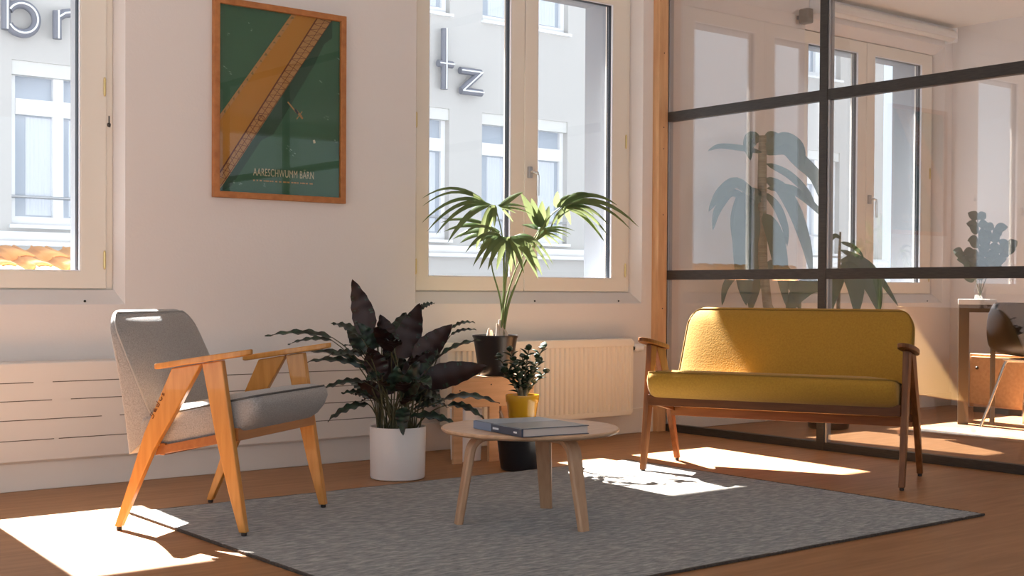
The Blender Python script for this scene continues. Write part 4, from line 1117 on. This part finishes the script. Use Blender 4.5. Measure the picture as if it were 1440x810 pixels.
def far_ceiling_light():
    root = tag(empty('ceiling_light', (8.1, 4.2, 2.80)), 'flat round ceiling lamp, switched off, in the neighbouring office', 'ceiling light')
    MB().lathe([(0.02, -0.03), (0.22, -0.03), (0.235, -0.02), (0.235, 0.0)], n=40).build('shade', M['blind'], root, smooth=40)
    MB().lathe([(0.06, 0.0), (0.06, 0.07)], n=20).build('mount', M['white_plastic'], root, smooth=40)
far_ceiling_light()

# ------------------------------------------------------------------ across the street
YF = 15.0
def building():
    root = tag(empty('building_across', (9.0, YF, -6.0)), 'pale grey rendered building across the street with white three-part windows', 'building')
    ox, oy, oz = -9.0, -YF, 6.0
    class L(MB):
        def build(self, *a, **k):
            self.v = [(x + ox, y + oy, z + oz) for x, y, z in self.v]
            return MB.build(self, *a, **k)
    xs = [0.23 + 2.225 * i for i in range(9)]
    floors = [(1.575, 3.44), (4.78, 6.65)]
    wl = L()
    X0, X1 = -2.0, 21.0
    wl.box(X0, X1, YF, YF + 6, -6, floors[0][0])
    prev = floors[0][0]
    for (a, b), nxt in zip(floors, (floors[1][0], 8.6)):
        x = X0
        for c in xs:
            wl.box(x, c, YF, YF + 0.25, a, b); x = c + 1.64
        wl.box(x, X1, YF, YF + 0.25, a, b)
        wl.box(X0, X1, YF, YF + 6, b, nxt)
        wl.box(X0, X1, YF + 1.2, YF + 1.4, a, b)
    wl.build('facade_wall', M['facade'], root)
    L().box(X0, X1, YF - 0.10, YF, 1.33, 1.40).build('string_course', M['facade_white'], root, bevel=0.015)
    L().tube([(X0, YF - 0.10, 1.44), (X1, YF - 0.10, 1.44)], 0.055, 10).build('ledge_pipe', M['facade_white'], root, smooth=50)
    first = None
    for a, b in floors:
        for c in xs:
            fr = L(); y0, y1 = YF + 0.10, YF + 0.18
            fr.ring(c, c + 1.64, a, b, 0.07, 0.07, 0.10, 0.16, y0, y1)
            for m_ in (0.50, 1.02): fr.box(c + m_, c + m_ + 0.12, y0 - 0.01, y1, a + 0.1, b - 0.16)
            fr.box(c + 0.07, c + 1.57, y0 - 0.012, y1, b - 0.60, b - 0.42)
            fo = fr.build('window_frame', M['facade_white'], root)
            L().box(c + 0.07, c + 1.57, YF + 0.15, YF + 0.155, a + 0.1, b - 0.16).build('pane', M['facade_pane'], fo)
            cu = L()
            for q0, q1 in ((0.20, 0.50), (1.14, 1.50), (0.70, 0.95)):
                n = 14
                pts = [(c + lerp(q0, q1, i / n), YF + 0.146 - 0.004 * (i % 2)) for i in range(n + 1)]
                pts += [(x, y + 0.003) for x, y in reversed(pts)]
                cu.prism(pts, a + 0.12, b - 0.62, 'z')
            cu.build('curtain', M['curtain'], fo)
            L().box(c - 0.03, c + 1.67, YF - 0.06, YF + 0.1, a - 0.04, a).build('sill', M['facade_white'], fo)
            L().box(c, c + 1.64, YF + 0.02, YF + 0.1, b - 0.16, b).build('blind_box', M['facade_lintel'], fo)
            if a < 2:
                L().tube([(c, YF + 0.02, a + 0.32), (c + 1.64, YF + 0.02, a + 0.32)], 0.018, 8).build('guard_rail', M['steel'], fo, smooth=50)
    L().box(X0 - 0.3, X1 + 0.3, YF - 0.5, YF + 6, 8.6, 8.8).build('eaves', M['facade_lintel'], root)
building()

def sign_letter(name, label, strokes):
    ox, oz = strokes[0][0]
    root = tag(empty(name, (ox, YF - 0.11, oz)), label, 'sign letter', 'letters of the facade sign')
    case, tube = MB(), MB()
    for s in strokes:
        pts = [(x - ox, 0, z - oz) for x, z in s]
        cl = len(s) > 6
        case.tube(pts, 0.052, 12); 
        tube.tube([(x, -0.062, z) for x, _, z in pts], 0.011, 8)
    case.build('case', M['sign_case'], root, smooth=50)
    tube.build('neon_tube', M['sign_tube'], root, smooth=50)
    return root
circ = lambda cx, cz, r, a0, a1, n=28: [(cx + r * cos(lerp(a0, a1, k / n)), cz + r * sin(lerp(a0, a1, k / n))) for k in range(n + 1)]
sign_letter('sign_letter', 'grey neon letter b of the sign on the building across', [[(4.585, 3.745), (4.585, 4.62)], circ(4.755, 3.888, 0.165, radians(150), radians(-150))])
sign_letter('sign_letter', 'grey neon letter r of the sign on the building across', [[(5.155, 3.71), (5.155, 4.03)], [(5.165, 3.96), (5.23, 4.01), (5.31, 4.03)]])
sign_letter('sign_letter', 'grey neon letter t of the sign on the building across', [[(10.60, 3.69), (10.60, 4.54)], [(10.49, 4.045), (10.74, 4.045)]])
sign_letter('sign_letter', 'grey neon letter z of the sign on the building across', [[(10.87, 3.985), (11.24, 3.985)], [(11.225, 3.98), (10.90, 3.705)], [(10.89, 3.70), (11.26, 3.70)]])

def tile_canopy():
    root = tag(empty('tiled_canopy', (2.0, 7.3, 0.80)), 'strip of orange clay roof tiles outside the left window', 'canopy')
    mb = MB()
    for i in range(18):
        cx = -1.5 + i * 0.195
        for s, (yy, zz) in enumerate(((-0.3, 0.105), (0.0, 0.165), (0.3, 0.225))):
            V = []
            for y, z, r in ((yy - 0.02, zz, 0.078), (yy + 0.36, zz + 0.07, 0.062)):
                for k in range(9):
                    t = pi * k / 8
                    V.append((cx + r * cos(t), y, z + r * 0.72 * sin(t) - 0.03))
            F = [(k, k + 1, 10 + k, 9 + k) for k in range(8)]
            mb.add(V, F)
            V2 = []
            for y, z in ((yy - 0.02, zz), (yy + 0.36, zz + 0.07)):
                for k in range(7):
                    t = pi + pi * k / 6
                    V2.append((cx + 0.0975 + 0.062 * cos(t), y, z + 0.04 * sin(t) + 0.012))
            mb.add(V2, [(k, k + 1, 8 + k, 7 + k) for k in range(6)])
    o = mb.build('tiles', M['roof_tile'], root, smooth=50)
    s = o.modifiers.new('thick', 'SOLIDIFY'); s.thickness = 0.013
    MB().box(-1.7, 2.1, -0.3, 0.68, -0.9, 0.06).build('canopy_base', M['facade_lintel'], root)
tile_canopy()
struct(MB().box(-30, 40, 6.0, 60, -6.2, -6.0).build('ground', M['ground']))
struct(MB().box(-40, 40, -60, YB - 0.2, -1.2, -1.0).build('terrain', M['ground']))
struct(MB().box(-40, XL - 0.2, YB - 0.2, 5.9, -1.2, -1.0).build('terrain', M['ground']))
